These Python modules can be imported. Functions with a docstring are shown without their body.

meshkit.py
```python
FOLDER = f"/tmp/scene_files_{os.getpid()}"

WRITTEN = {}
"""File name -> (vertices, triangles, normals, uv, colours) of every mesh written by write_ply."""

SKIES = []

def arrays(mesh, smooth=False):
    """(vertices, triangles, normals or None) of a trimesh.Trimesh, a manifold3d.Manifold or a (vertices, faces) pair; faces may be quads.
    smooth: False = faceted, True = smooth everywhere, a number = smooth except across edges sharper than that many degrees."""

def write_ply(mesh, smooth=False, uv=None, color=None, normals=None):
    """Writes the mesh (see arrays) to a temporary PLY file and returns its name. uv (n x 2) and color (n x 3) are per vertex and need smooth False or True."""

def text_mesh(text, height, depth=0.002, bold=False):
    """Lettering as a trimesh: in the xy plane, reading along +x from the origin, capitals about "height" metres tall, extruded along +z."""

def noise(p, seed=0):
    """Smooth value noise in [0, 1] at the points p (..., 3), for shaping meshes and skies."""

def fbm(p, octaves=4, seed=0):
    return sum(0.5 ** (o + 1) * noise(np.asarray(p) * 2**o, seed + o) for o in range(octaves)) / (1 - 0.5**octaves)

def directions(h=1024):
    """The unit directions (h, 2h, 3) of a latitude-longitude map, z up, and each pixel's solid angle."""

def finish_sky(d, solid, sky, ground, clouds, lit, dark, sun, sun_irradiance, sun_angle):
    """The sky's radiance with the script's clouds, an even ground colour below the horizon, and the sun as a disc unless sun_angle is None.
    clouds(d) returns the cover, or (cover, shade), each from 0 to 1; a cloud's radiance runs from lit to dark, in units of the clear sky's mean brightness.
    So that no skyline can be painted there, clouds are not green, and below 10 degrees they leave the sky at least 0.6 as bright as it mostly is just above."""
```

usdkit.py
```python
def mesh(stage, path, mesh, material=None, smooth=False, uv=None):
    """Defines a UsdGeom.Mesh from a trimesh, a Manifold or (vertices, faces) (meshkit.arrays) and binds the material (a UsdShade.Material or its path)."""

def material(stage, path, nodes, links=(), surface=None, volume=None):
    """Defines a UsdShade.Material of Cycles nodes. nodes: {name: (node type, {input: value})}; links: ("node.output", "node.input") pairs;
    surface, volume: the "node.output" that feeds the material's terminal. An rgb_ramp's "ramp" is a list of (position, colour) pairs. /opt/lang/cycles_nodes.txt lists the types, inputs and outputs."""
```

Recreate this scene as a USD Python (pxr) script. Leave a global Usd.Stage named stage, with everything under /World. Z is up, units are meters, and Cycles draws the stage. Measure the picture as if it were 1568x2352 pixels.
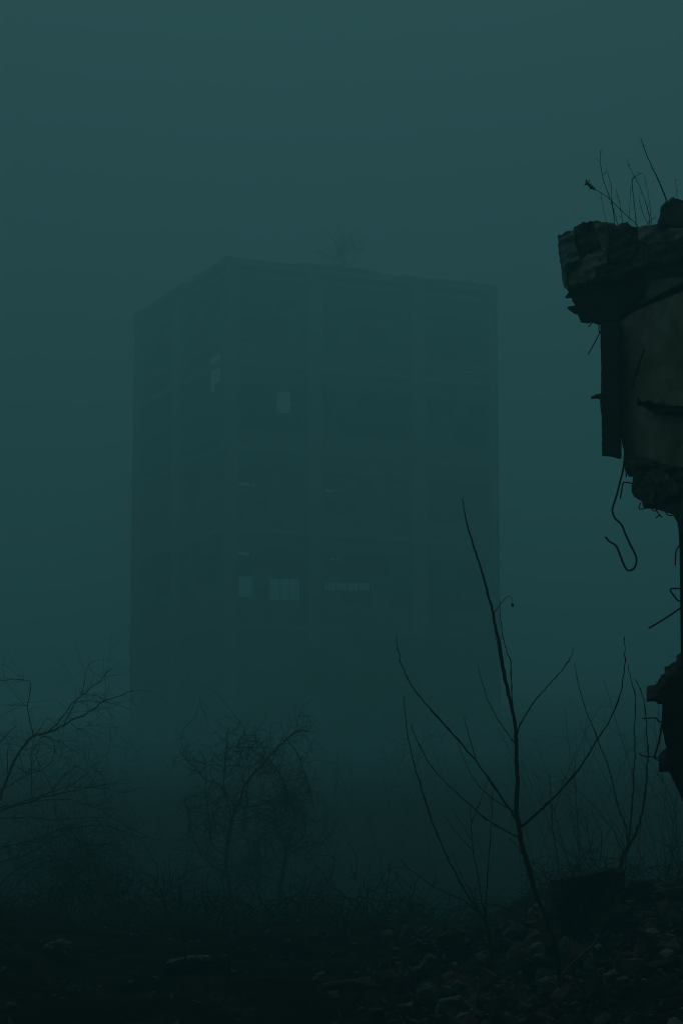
import math
import numpy as np
import trimesh
import shapely
from shapely.geometry import Polygon, Point, box as sbox
from scipy.spatial import Delaunay, ConvexHull
from pxr import Usd, UsdGeom, UsdLux, UsdShade, Gf, Sdf, Vt
import usdkit
import meshkit

stage = Usd.Stage.CreateInMemory()
UsdGeom.Xform.Define(stage, '/World')
UsdGeom.Scope.Define(stage, '/World/Looks')

# ------------------------------------------------------------------ camera
FOCAL, APERTURE, EYE = 85.0, 24.0, 1.7
F = FOCAL / APERTURE * 1568.0                 # focal length in units of a 1568-wide picture
PITCH = math.atan((2040.0 - 1176.0) / F)
cam = UsdGeom.Camera.Define(stage, '/World/camera')
cam.CreateFocalLengthAttr(FOCAL)
cam.CreateHorizontalApertureAttr(APERTURE)
cam.CreateVerticalApertureAttr(36.0)
cam.CreateFStopAttr(0.0)
cam.CreateClippingRangeAttr((0.1, 5000.0))
cam.CreateExposureAttr(-1.80)
cam.AddTranslateOp().Set((0, 0, EYE))
cam.AddRotateXOp().Set(90 + math.degrees(PITCH))

# ------------------------------------------------------------------ sky and sun: a foggy dusk
SUN_EL, SUN_AZ = math.radians(52.0), math.radians(-2.0)
sky_mat = usdkit.material(stage, '/World/Looks/sky', {
    'sky': ('sky_texture', {'sky_type': 'single_scattering', 'sun_disc': False, 'sun_elevation': SUN_EL, 'sun_rotation': SUN_AZ,
                            'aerosol_density': 6.0, 'air_density': 1.0, 'ozone_density': 3.0}),
    'grey': ('rgb_to_bw', {}),
    'soft': ('math', {'math_type': 'multiply_add', 'value2': 0.08, 'value3': 1.9}),
    'dir': ('texture_coordinate', {}), 'xyz': ('separate_xyz', {}),
    'overcast': ('math', {'math_type': 'multiply_add', 'value2': 0.667, 'value3': 0.333, 'use_clamp': True}),     # overcast sky: a third as bright at the horizon as overhead
    'lum': ('math', {'math_type': 'multiply'}),
    'mixc': ('mix', {'mix_type': 'multiply', 'fac': 1.0, 'color2': (0.44, 0.78, 0.77)}),
    'bg': ('background_shader', {'strength': 0.15}),
}, [('sky.color', 'grey.color'), ('grey.val', 'soft.value1'), ('dir.generated', 'xyz.vector'), ('xyz.z', 'overcast.value1'), ('soft.value', 'lum.value1'), ('overcast.value', 'lum.value2'), ('lum.value', 'mixc.color1'), ('mixc.color', 'bg.color')], surface='bg.background')
dome = UsdLux.DomeLight.Define(stage, '/World/sky')
UsdShade.MaterialBindingAPI.Apply(dome.GetPrim()).Bind(sky_mat)
dome.GetPrim().SetCustomDataByKey('kind', 'structure')
sun = UsdLux.DistantLight.Define(stage, '/World/sun')
sun.CreateNormalizeAttr(True)
sun.CreateIntensityAttr(0.40)
sun.CreateAngleAttr(30.0)
sun.CreateColorAttr(Gf.Vec3f(0.74, 0.95, 0.97))
sun.AddRotateZOp().Set(-math.degrees(SUN_AZ))
sun.AddRotateXOp().Set(-90.0 + math.degrees(SUN_EL))

HAZE = 0.0118

# ------------------------------------------------------------------ helpers
def W(px, py, Y):
    """The world point seen at picture position (px, py), at distance Y in front of the camera."""
    a, b = (px - 784.0) / F, -(py - 1176.0) / F
    d = np.array([a, math.cos(PITCH) - b * math.sin(PITCH), math.sin(PITCH) + b * math.cos(PITCH)])
    return np.array([0, 0, EYE]) + d * (Y / d[1])

def pix(px, Y):
    return px * Y / F

USED = {}
def numbered(parent, name):
    k = USED.get((parent, name), 0)
    USED[(parent, name)] = k + 1
    return f'{parent}/{name}' if k == 0 else f'{parent}/{name}_{k:03d}'

def tag(prim, label=None, cat=None, group=None, kind=None):
    for key, val in (('label', label), ('category', cat), ('group', group), ('kind', kind)):
        if val:
            prim.SetCustomDataByKey(key, val)
    return prim

BASE = {}
def thing(name, label, cat, loc=(0, 0, 0), group=None, kind=None):
    path = numbered('/World', name)
    x = UsdGeom.Xform.Define(stage, path)
    x.AddTranslateOp().Set(tuple(float(v) for v in loc))
    tag(x.GetPrim(), label, cat, group, kind)
    BASE[path] = np.asarray(loc, float)
    return path

def obj(name, mesh, mat, parent='/World', smooth=False, label=None, cat=None, group=None, kind=None):
    """One mesh, its points given in world coordinates, under parent."""
    path = numbered(parent, name)
    v, f, n = meshkit.arrays(mesh, smooth)
    root = '/'.join(parent.split('/')[:3])
    v = v - BASE.get(root, np.zeros(3))
    m = UsdGeom.Mesh.Define(stage, path)
    m.CreatePointsAttr(Vt.Vec3fArray.FromNumpy(v.astype(np.float32)))
    m.CreateFaceVertexCountsAttr(Vt.IntArray.FromNumpy(np.full(len(f), 3, np.int32)))
    m.CreateFaceVertexIndicesAttr(Vt.IntArray.FromNumpy(f.astype(np.int32).ravel()))
    m.CreateSubdivisionSchemeAttr('none')
    if n is not None:
        m.CreateNormalsAttr(Vt.Vec3fArray.FromNumpy(n.astype(np.float32)))
        m.SetNormalsInterpolation('vertex')
    UsdShade.MaterialBindingAPI.Apply(m.GetPrim()).Bind(mat)
    tag(m.GetPrim(), label, cat, group, kind)
    return path

def join(ms):
    vs, fs, n = [], [], 0
    for v, f in ms:
        vs.append(v); fs.append(f + n); n += len(v)
    return np.vstack(vs), np.vstack(fs)

def box(lo, hi):
    m = trimesh.creation.box(bounds=[lo, hi])
    return np.array(m.vertices), np.array(m.faces)

def smooth_line(pts, per=4):
    """Catmull-Rom through pts (rows of any width)."""
    p = np.asarray(pts, float)
    if len(p) < 3:
        t = np.linspace(0, 1, per + 1)[:, None]
        return p[0] * (1 - t) + p[-1] * t
    q = np.vstack([2 * p[0] - p[1], p, 2 * p[-1] - p[-2]])
    out = []
    for i in range(1, len(q) - 2):
        t = np.linspace(0, 1, per, endpoint=False)[:, None]
        a, b, c, d = q[i - 1], q[i], q[i + 1], q[i + 2]
        out.append(0.5 * (2 * b + (c - a) * t + (2 * a - 5 * b + 4 * c - d) * t ** 2 + (3 * b - a - 3 * c + d) * t ** 3))
    return np.vstack(out + [p[-1:]])

def tube(p, r, k=5):
    p = np.asarray(p, float)
    n = len(p)
    r = np.broadcast_to(np.asarray(r, float), (n,))
    t = np.gradient(p, axis=0)
    t /= np.linalg.norm(t, axis=1, keepdims=True) + 1e-12
    ref = np.array([0.0, 1.0, 0.0]) if abs(t[0][1]) < 0.8 else np.array([1.0, 0, 0])
    u = np.empty_like(p)
    for i in range(n):
        ref = ref - t[i] * (ref @ t[i])
        ref /= np.linalg.norm(ref) + 1e-12
        u[i] = ref
    w = np.cross(t, u)
    a = np.linspace(0, 2 * np.pi, k, endpoint=False)
    v = (p[:, None] + r[:, None, None] * (np.cos(a)[None, :, None] * u[:, None] + np.sin(a)[None, :, None] * w[:, None])).reshape(-1, 3)
    i = np.arange(n - 1)[:, None] * k
    j = np.arange(k)[None]
    a0, a1, b0, b1 = i + j, i + (j + 1) % k, i + k + j, i + k + (j + 1) % k
    f = np.vstack([np.stack([a0, a1, b1], -1).reshape(-1, 3), np.stack([a0, b1, b0], -1).reshape(-1, 3)])
    c0, c1 = len(v), len(v) + 1
    v = np.vstack([v, p[:1], p[-1:]])
    jj = np.arange(k)
    f = np.vstack([f, np.stack([np.full(k, c0), (jj + 1) % k, jj], -1), np.stack([np.full(k, c1), (n - 1) * k + jj, (n - 1) * k + (jj + 1) % k], -1)])
    return v, f

def rock(rng, size, n=16, squash=(1, 1, 1)):
    d = rng.normal(size=(n, 3))
    d /= np.linalg.norm(d, axis=1, keepdims=True)
    d = np.sign(d) * np.abs(d) ** 0.7                      # squarer than a ball
    p = d * rng.uniform(0.75, 1.0, (n, 1)) * np.asarray(squash) * size
    h = ConvexHull(p)
    used, inv = np.unique(h.simplices, return_inverse=True)
    q, f = p[used], inv.reshape(-1, 3)
    out = (np.cross(q[f[:, 1]] - q[f[:, 0]], q[f[:, 2]] - q[f[:, 0]]) * h.equations[:, :3]).sum(1)
    return q, np.where((out < 0)[:, None], f[:, ::-1], f)

def rotation(rng, tilt=0.5):
    a, b, c = rng.uniform(0, 2 * np.pi), rng.normal() * tilt, rng.normal() * tilt
    return trimesh.transformations.euler_matrix(b, c, a)[:3, :3]

# ------------------------------------------------------------------ materials
def mat(name, c1, c2, scale=6.0, rough=0.9, bump=0.4, bump_scale=30.0, detail=6, mid=None, spec=0.25, dist=0.02):
    nodes = {
        'co': ('texture_coordinate', {}),
        'n1': ('noise_texture', {'scale': scale, 'detail': float(detail), 'roughness': 0.62}),
        'rp': ('rgb_ramp', {'ramp': [(0.3, c1), (0.7, c2)] if mid is None else [(0.28, c1), (0.5, mid), (0.72, c2)]}),
        'n2': ('noise_texture', {'scale': bump_scale, 'detail': 5.0, 'roughness': 0.65}),
        'b': ('bump', {'strength': bump, 'distance': dist}),
        'p': ('principled_bsdf', {'roughness': rough, 'specular_ior_level': spec}),
    }
    links = [('co.object', 'n1.vector'), ('co.object', 'n2.vector'), ('n1.fac', 'rp.fac'), ('rp.color', 'p.base_color'),
             ('n2.fac', 'b.height'), ('b.normal', 'p.normal')]
    return usdkit.material(stage, f'/World/Looks/{name}', nodes, links, surface='p.BSDF')

M = {
    'soil': mat('soil', (0.007, 0.0065, 0.005), (0.04, 0.037, 0.028), 2.2, mid=(0.014, 0.0125, 0.009), bump_scale=14, bump=0.8, spec=0.0),
    'concrete': mat('concrete', (0.12, 0.11, 0.09), (0.66, 0.61, 0.51), 7.0, mid=(0.38, 0.35, 0.29), bump=1.0, bump_scale=38),
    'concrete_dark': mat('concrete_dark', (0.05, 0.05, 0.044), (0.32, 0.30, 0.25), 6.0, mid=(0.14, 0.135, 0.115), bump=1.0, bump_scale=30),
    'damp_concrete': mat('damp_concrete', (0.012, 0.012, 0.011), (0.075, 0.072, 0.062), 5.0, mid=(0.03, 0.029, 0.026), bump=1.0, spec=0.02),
    'torn_concrete': mat('torn_concrete', (0.06, 0.055, 0.045), (0.36, 0.32, 0.25), 9.0, mid=(0.17, 0.15, 0.12), bump=1.0),
    'plaster': mat('stained_plaster', (0.20, 0.15, 0.10), (0.58, 0.50, 0.39), 5.0, mid=(0.42, 0.32, 0.215), bump=0.6, bump_scale=24),
    'stone_a': mat('rubble_stone', (0.03, 0.03, 0.027), (0.15, 0.145, 0.13), 9.0, spec=0.02, bump=0.5),
    'stone_b': mat('rubble_brick', (0.05, 0.028, 0.02), (0.14, 0.08, 0.06), 9.0, spec=0.02, bump=0.5),
    'stone_c': mat('rubble_mortar', (0.04, 0.038, 0.034), (0.15, 0.145, 0.13), 9.0, spec=0.02, bump=0.5),
    'stone_d': mat('rubble_dark', (0.012, 0.012, 0.011), (0.05, 0.048, 0.043), 7.0, spec=0.02, bump=0.5),
    'bark': mat('bark', (0.025, 0.020, 0.014), (0.075, 0.062, 0.045), 30.0, bump=0.6, bump_scale=90, dist=0.004),
    'twig': mat('twig', (0.022, 0.018, 0.013), (0.055, 0.046, 0.034), 20.0, bump=0.2),
    'pale_bark': mat('pale_bark', (0.12, 0.10, 0.075), (0.26, 0.23, 0.18), 40.0, bump=0.4, bump_scale=90, dist=0.004),
    'straw': mat('straw', (0.04, 0.032, 0.018), (0.11, 0.09, 0.055), 12.0, spec=0.02, bump=0.1),
    'yellow_leaf': mat('yellow_leaf', (0.34, 0.26, 0.03), (0.68, 0.54, 0.08), 0.8, bump=0.1, spec=0.02),
    'rust': mat('rusty_steel', (0.03, 0.018, 0.012), (0.085, 0.045, 0.028), 40.0, rough=0.75, bump=0.4, bump_scale=150, dist=0.002, spec=0.4),
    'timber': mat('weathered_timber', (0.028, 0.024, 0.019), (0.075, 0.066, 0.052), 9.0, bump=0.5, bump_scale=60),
    'pier': mat('pier_concrete', (0.24, 0.235, 0.215), (0.48, 0.465, 0.43), 0.25, bump=0.3, bump_scale=2.5, dist=0.05),
    'pale_board': mat('pale_sheet', (0.16, 0.155, 0.14), (0.3, 0.29, 0.27), 1.2, bump=0.2),
    'facade': mat('facade', (0.12, 0.115, 0.10), (0.36, 0.345, 0.305), 0.35, mid=(0.22, 0.21, 0.185), bump=0.3, bump_scale=2.5, dist=0.05),
    'board': mat('window_board', (0.015, 0.014, 0.012), (0.04, 0.037, 0.032), 1.5, bump=0.2),
    'frame': mat('window_frame', (0.12, 0.12, 0.11), (0.2, 0.2, 0.19), 3.0, bump=0.1),
    'roofing': mat('roofing', (0.03, 0.03, 0.028), (0.06, 0.058, 0.052), 0.8, bump=0.3),
}
M['haze'] = usdkit.material(stage, '/World/Looks/haze', {'v': ('principled_volume', {'density': HAZE, 'color': (0.27, 0.80, 0.85), 'anisotropy': 0.50})}, volume='v.volume')

# ------------------------------------------------------------------ ground
YK = np.array([-400, 0, 7, 10, 12, 14, 16, 18, 20, 23, 27, 33, 40, 60, 90, 130, 180, 260, 400], float)
ZK = np.array([0, 0, 0.15, 0.62, 0.90, 1.05, 1.19, 1.30, 1.36, 1.30, 1.00, 0.95, 1.45, 3.4, 5.75, 9.2, 13.8, 21.2, 34.5], float)

def sstep(a, b, x):
    t = np.clip((x - a) / (b - a), 0, 1)
    return t * t * (3 - 2 * t)

def ground_height(x, y):
    x, y = np.asarray(x, float), np.asarray(y, float)
    i = np.clip(np.searchsorted(YK, y) - 1, 0, len(YK) - 2)
    t = (y - YK[i]) / (YK[i + 1] - YK[i])
    m = np.gradient(ZK, YK)
    h = YK[i + 1] - YK[i]
    z = (2 * t**3 - 3 * t**2 + 1) * ZK[i] + (t**3 - 2 * t**2 + t) * h * m[i] + (-2 * t**3 + 3 * t**2) * ZK[i + 1] + (t**3 - t**2) * h * m[i + 1]
    far = sstep(35, 110, y)
    z = z + far * z * np.clip(0.003 * x, -0.08, 0.08)
    near = sstep(8, 12, y) * (1 - sstep(24, 32, y))
    z = z + near * 0.34 * sstep(0.9, 2.0, x) * (1 - 0.4 * sstep(13, 11, y))      # the heap is higher on the right
    z = z + near * 0.10 * sstep(-1.2, -2.6, x)
    p = np.stack([x, y, 0 * x], -1)
    rough = near * (0.30 * (meshkit.fbm(p * 0.9, 3, 3) - 0.5) + 0.13 * (meshkit.fbm(p * 3.1, 3, 8) - 0.5))
    roll = (sstep(30, 60, np.abs(y)) + sstep(15, 40, np.abs(x)) * (1 - near)) * 0.8 * (meshkit.fbm(p * 0.06, 3, 5) - 0.5)
    return z + rough + roll

_tx, _ty = np.arange(-9, 9.01, 0.06), np.arange(9.5, 40.01, 0.08)
_tz = ground_height(*np.meshgrid(_tx, _ty, indexing='ij'))
def gz(x, y):
    if -8.9 < x < 8.9 and 9.6 < y < 39.9:
        a, b = (x + 9) / 0.06, (y - 9.5) / 0.08
        i, j = int(a), int(b)
        a, b = a - i, b - j
        return float((_tz[i, j] * (1 - a) + _tz[i + 1, j] * a) * (1 - b) + (_tz[i, j + 1] * (1 - a) + _tz[i + 1, j + 1] * a) * b)
    return float(ground_height(np.array([x]), np.array([y]))[0])

def axis(fine_lo, fine_hi, step, lo, hi):
    a = list(np.arange(fine_lo, fine_hi + 1e-6, step))
    s = step
    while a[-1] < hi:
        s *= 1.12
        a.append(min(a[-1] + s, hi))
    s = step
    while a[0] > lo:
        s *= 1.12
        a.insert(0, max(a[0] - s, lo))
    return np.array(a)

gx, gy = axis(-3.8, 3.8, 0.07, -380, 380), axis(9.5, 27, 0.1, -280, 390)
X, Yg = np.meshgrid(gx, gy, indexing='ij')
Z = ground_height(X, Yg)
nx, ny = len(gx), len(gy)
idx = np.arange(nx * ny).reshape(nx, ny)
quads = np.stack([idx[:-1, :-1], idx[1:, :-1], idx[1:, 1:], idx[:-1, 1:]], -1).reshape(-1, 4)
rubble = thing('ground', 'dark uneven ground of soil and rubble rising to a foggy slope', None, kind='structure')
obj('soil', (np.stack([X, Yg, Z], -1).reshape(-1, 3), quads), M['soil'], rubble, smooth=True)

# ------------------------------------------------------------------ the haze
obj('haze', box((-420, -320, -1.5), (420, 430, 43.5)), M['haze'], '/World', kind='stuff', label='dim teal fog filling the whole place')

# ------------------------------------------------------------------ the tower block in the fog
DB = 140.0
corner = W(520, 588, DB)
ROOF = corner[2]
C = corner[:2]
AR, AL = math.radians(66.7), math.radians(-24.7)
dR, dL = np.array([math.sin(AR), math.cos(AR)]), np.array([math.sin(AL), math.cos(AL)])
def face_u(px, py, d):
    """Distance along the face (direction d from the corner) and height of what is seen at (px, py) on it."""
    n = np.array([-d[1], d[0]])
    ray = W(px, py, 1.0) - np.array([0, 0, EYE])
    s = (C @ n) / (ray[:2] @ n)
    q = ray * s + np.array([0, 0, EYE])
    return float((q[:2] - C) @ d), float(q[2])
LR, LL = face_u(1141, 657, dR)[0], face_u(309, 722, dL)[0]
BOT = 9.0
tower = thing('tower_block', 'tall derelict concrete block fading into the fog behind the bare trees', 'building', (C[0], C[1], BOT))

def on_face(mesh, origin, d, inward):
    """Local x along the face, local y upward, local z into the building."""
    v = mesh.vertices
    w = np.zeros((len(v), 3))
    w[:, :2] = origin + v[:, :1] * d + v[:, 2:3] * inward
    w[:, 2] = v[:, 1]
    m = trimesh.Trimesh(w, mesh.faces, process=False)
    m.fix_normals()
    return np.array(m.vertices), np.array(m.faces)

T_WALL = 0.4
def wall_face(name, length, top, holes, origin, d, inward, start=0.0):
    poly = Polygon([(start, BOT), (length, BOT), *top[::-1]])
    rc = np.random.default_rng(int(length * 10))
    for _ in range(9 if holes else 0):
        u = rc.uniform(start + 0.5, length - 1)
        w_ = rc.uniform(0.15, 0.8)
        poly = poly.difference(Polygon([(u, ROOF + 1), (u + 0.1, ROOF - rc.uniform(0.03, 0.2)), (u + w_ * 0.5, ROOF - rc.uniform(0.06, 0.22)), (u + w_, ROOF - rc.uniform(0.0, 0.15)), (u + w_ + 0.1, ROOF + 1)]))
    for h in holes:
        poly = poly.difference(sbox(*h))
    polys = list(getattr(poly, 'geoms', [poly]))
    ms = [on_face(trimesh.creation.extrude_polygon(g, T_WALL, engine='earcut'), origin, d, inward) for g in polys]
    obj(name, join(ms), M['facade'], tower)

# windows in picture coordinates on each face: (x0, y0, x1, y1, panes, open)
def rect(px0, py0, px1, py1, d):
    u0, z1 = face_u(px0, py0, d)
    u1, z0 = face_u(px1, py1, d)
    u0, u1 = min(u0, u1), max(u0, u1)
    return (u0, z0, u1, z1)
OPEN_R = [  # broken-out panes of the right-hand face, through which the sky shows
    (552, 1322, 583, 1372), (625, 1328, 647, 1378), (649, 1328, 668, 1378), (670, 1328, 692, 1378),
    (750, 1337, 774, 1355), (777, 1337, 800, 1355), (803, 1337, 827, 1355), (830, 1337, 853, 1355),
    (552, 1106, 578, 1114), (752, 1122, 771, 1130), (551, 1266, 577, 1275), (762, 1281, 775, 1286),
    (640, 897, 671, 948), (1062, 848, 1090, 857),
]
OPEN_L = [(474, 822, 498, 873), (474, 881, 485, 915)]
BAYS_R = [(545, 702), (738, 942), (978, 1122)]
ROWS = [(688, 792), (884, 990), (1078, 1178), (1262, 1384)]
BAYS_L = [(330, 396), (420, 502)]
ROWS_L = [(700, 800), (815, 920), (1030, 1130), (1245, 1350)]
inR, inL = dL, dR
open_rects = []
def face_windows(bays, rows, opens, d, inward, ref):
    """Recessed bands of panes between the piers: frame, a board or dirty sheet in each pane, and the broken panes left open."""
    holes, orects = [], [rect(*o, d) for o in opens]
    for (x0, x1) in bays:
        u0, u1 = sorted((face_u(x0, 1340, d)[0], face_u(x1, 1340, d)[0]))
        for (y0, y1) in rows:
            z1, z0 = face_u(ref, y0, d)[1], face_u(ref, y1, d)[1]
            r = (u0, z0, u1, z1)
            holes.append(r)
            wp_ = obj('window', on_face(trimesh.creation.extrude_polygon(sbox(u0 + 0.003, z0 + 0.003, u1 - 0.003, z1 - 0.003).difference(sbox(u0 + 0.09, z0 + 0.09, u1 - 0.09, z1 - 0.09)), 0.10, engine='earcut').apply_translation([0, 0, 0.18]), C, d, inward), M['frame'], tower)
            n = max(2, round((u1 - u0) / 1.15))
            for k in range(n):
                a, b = u0 + 0.09 + (u1 - u0 - 0.18) * k / n, u0 + 0.09 + (u1 - u0 - 0.18) * (k + 1) / n
                for (c0, c1) in ((z0 + 0.09, z0 + (z1 - z0) * 0.62), (z0 + (z1 - z0) * 0.62, z1 - 0.09)):
                    pane = sbox(a + 0.03, c0 + 0.03, b - 0.03, c1 - 0.03)
                    for o in orects:
                        pane = pane.difference(sbox(*o))
                    if pane.area > 0.03:
                        gs = [g for g in getattr(pane, 'geoms', [pane]) if g.area > 0.01]
                        off = 0.24 + 0.03 * rngw.uniform()
                        obj('pane', join([on_face(trimesh.creation.extrude_polygon(g, 0.03, engine='earcut').apply_translation([0, 0, off]), C, d, inward) for g in gs]),
                            M['board' if rngw.uniform() < 0.78 else 'pale_board'], wp_)
    for o in orects:
        open_rects.append((o, d, inward))
        if not any(o[0] >= h[0] and o[2] <= h[2] and o[1] >= h[1] and o[3] <= h[3] for h in holes):
            inside = [h for h in holes if sbox(*h).intersects(sbox(*o))]
            if not inside:
                holes.append(o)
            else:
                holes.append(o)
    return holes
rngw = np.random.default_rng(6)
hR = face_windows(BAYS_R, ROWS, OPEN_R, dR, inR, 640)
hL = face_windows(BAYS_L, ROWS_L, OPEN_L, dL, inL, 450)
rng = np.random.default_rng(4)
topR = [(u, ROOF + 0.10 * (meshkit.noise(np.array([u * 0.9, 0, 0])) - 0.5) + 0.12 * sstep(LR * 0.25, LR * 0.27, u) * (1 - sstep(LR * 0.57, LR * 0.58, u))) for u in np.linspace(T_WALL, LR - 0.003, 40)]
topL = [(u, ROOF + 0.14 * (meshkit.noise(np.array([u * 0.6, 7, 0])) - 0.5)) for u in np.linspace(0, LL, 30)]
wall_face('front_wall', LR - 0.003, topR, hR, C, dR, inR, T_WALL)
wall_face('side_wall', LL, topL, hL, C, dL, inL)
# piers and floor bands standing a little proud of the walls
def strip(name, u0, u1, z0, z1, d, inward, proud):
    m = trimesh.creation.extrude_polygon(sbox(u0, z0, u1, z1), proud + 0.05, engine='earcut')
    m.apply_translation([0, 0, -proud])
    obj(name, on_face(m, C, d, inward), M['pier'], tower)
for a, b in ((704, 736), (944, 976), (1124, 1139)):
    strip('pier', face_u(a, 1340, dR)[0], face_u(b, 1340, dR)[0], BOT, ROOF - 0.55, dR, inR, 0.22)
strip('pier', 0.0, face_u(543, 1340, dR)[0], BOT, ROOF - 0.55, dR, inR, 0.22)
for a, b in ((398, 418), (311, 328)):
    u0, u1 = sorted((face_u(a, 1340, dL)[0], face_u(b, 1340, dL)[0]))
    strip('pier', u0, u1, BOT, ROOF - 0.55, dL, inL, 0.22)
for y in (640, 840, 1035, 1222, 1440):
    z = face_u(640, y, dR)[1]
    strip('floor_band', 0.01, LR - 0.02, z - 0.16, z + 0.16, dR, inR, 0.11)
    strip('floor_band', 0.01, LL - 0.02, z - 0.16, z + 0.16, dL, inL, 0.11)
strip('roof_coping', 0.02, LR - 0.02, ROOF - 0.52, ROOF - 0.24, dR, inR, 0.16)
strip('roof_coping', 0.02, LL - 0.02, ROOF - 0.52, ROOF - 0.24, dL, inL, 0.16)
# rear walls, with the openings through which the sky shows
rear_holes, end_holes = [], []
for (r, d, inward) in open_rects:
    got = []
    for u in (r[0], r[2]):
        for z in (r[1], r[3]):
            p = np.array([*(C + d * u), z])
            ray = p - np.array([0, 0, EYE])
            q = p[:2] - C
            # local coordinates: a along dR, b along dL
            B = np.linalg.inv(np.stack([dR, dL], 1))
            pa, ra = B @ q, B @ ray[:2]
            sb = (LL - pa[1]) / ra[1]
            sa = (LR - pa[0]) / ra[0] if ra[0] > 1e-6 else 1e9
            s = min(sa, sb)
            e = pa + ra * s
            got.append((sb <= sa, e[0], e[1], z + ray[2] * s))
    rear = all(g[0] for g in got)
    k = 1 if rear else 2
    us, zs = [g[k] for g in got], [g[3] for g in got]
    (rear_holes if rear else end_holes).append((min(us) - 0.5, min(zs) - 0.3, max(us) + 0.5, max(zs) + 0.3))
Crear, Cend = C + dL * LL, C + dR * LR
wall_face('rear_wall', LR, [(u, ROOF - 0.1) for u in np.linspace(T_WALL, LR, 4)], rear_holes, Crear, dR, -dL, T_WALL)
wall_face('end_wall', LL - T_WALL, [(u, ROOF - 0.15) for u in np.linspace(T_WALL, LL - T_WALL, 4)], end_holes, Cend, dL, -dR, T_WALL)
m = trimesh.creation.extrude_polygon(sbox(T_WALL, T_WALL, LR - T_WALL, LL - T_WALL), 0.35, engine='earcut')
v = np.array(m.vertices)
w = np.zeros_like(v)
w[:, :2] = C + v[:, :1] * dR + v[:, 1:2] * dL
w[:, 2] = ROOF - 0.9 + v[:, 2]
obj('roof', (w, np.array(m.faces)), M['roofing'], tower)

# a yellowed creeper covering the lower right of the front wall, and more at the foot on the left
rng = np.random.default_rng(8)
ms_v, ms_f = [], []
LEAF = np.array([[0, 0, 0], [0.14, 0.1, 0.03], [0.0, 0.3, 0.0], [-0.14, 0.1, 0.03]])
for _ in range(16000):
    px, py = rng.uniform(700, 1136), rng.uniform(1380, 1680)
    k = meshkit.fbm(np.array([px / 90.0, py / 60.0, 1.0]), 3)
    if k < 0.44 + 0.22 * sstep(1470, 1390, py) + 0.2 * sstep(860, 720, px):
        continue
    u, z = face_u(px, py, dR)
    q = LEAF @ rotation(rng, 0.6).T * rng.uniform(0.7, 1.5)
    w = np.array([*(C + dR * u - dL * rng.uniform(0.24, 0.5)), z])
    ms_v.append(q + w)
    ms_f.append(np.array([[0, 1, 2], [0, 2, 3]]) + 4 * len(ms_f))
cp = W(940, 1700, DB)
t = thing('creeper', 'dull olive creeper spread over the lower right of the tower block front', 'creeper', cp)
obj('leaves', (np.vstack(ms_v), np.vstack(ms_f)), M['yellow_leaf'], t, kind='stuff')

# ------------------------------------------------------------------ plants
def line_px(pts, Y0, Y1=None, per=4, wig=0.6, rng=None, sag=0.0):
    """Picture points to a wavering 3-D line whose distance goes from Y0 to Y1."""
    Y1 = Y0 if Y1 is None else Y1
    p = smooth_line(pts, per)
    n = len(p)
    if rng is not None and wig:
        j = rng.normal(size=p.shape) * wig
        j[0] = 0
        p = p + j
    s = np.r_[0, np.cumsum(np.linalg.norm(np.diff(p, axis=0), axis=1))]
    s /= s[-1]
    Ys = Y0 + (Y1 - Y0) * s
    return np.array([W(a, b, y) for (a, b), y in zip(p[:, :2], Ys)])

def taper(n, r0, r1, power=0.8):
    return r0 + (r1 - r0) * np.linspace(0, 1, n) ** power

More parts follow.
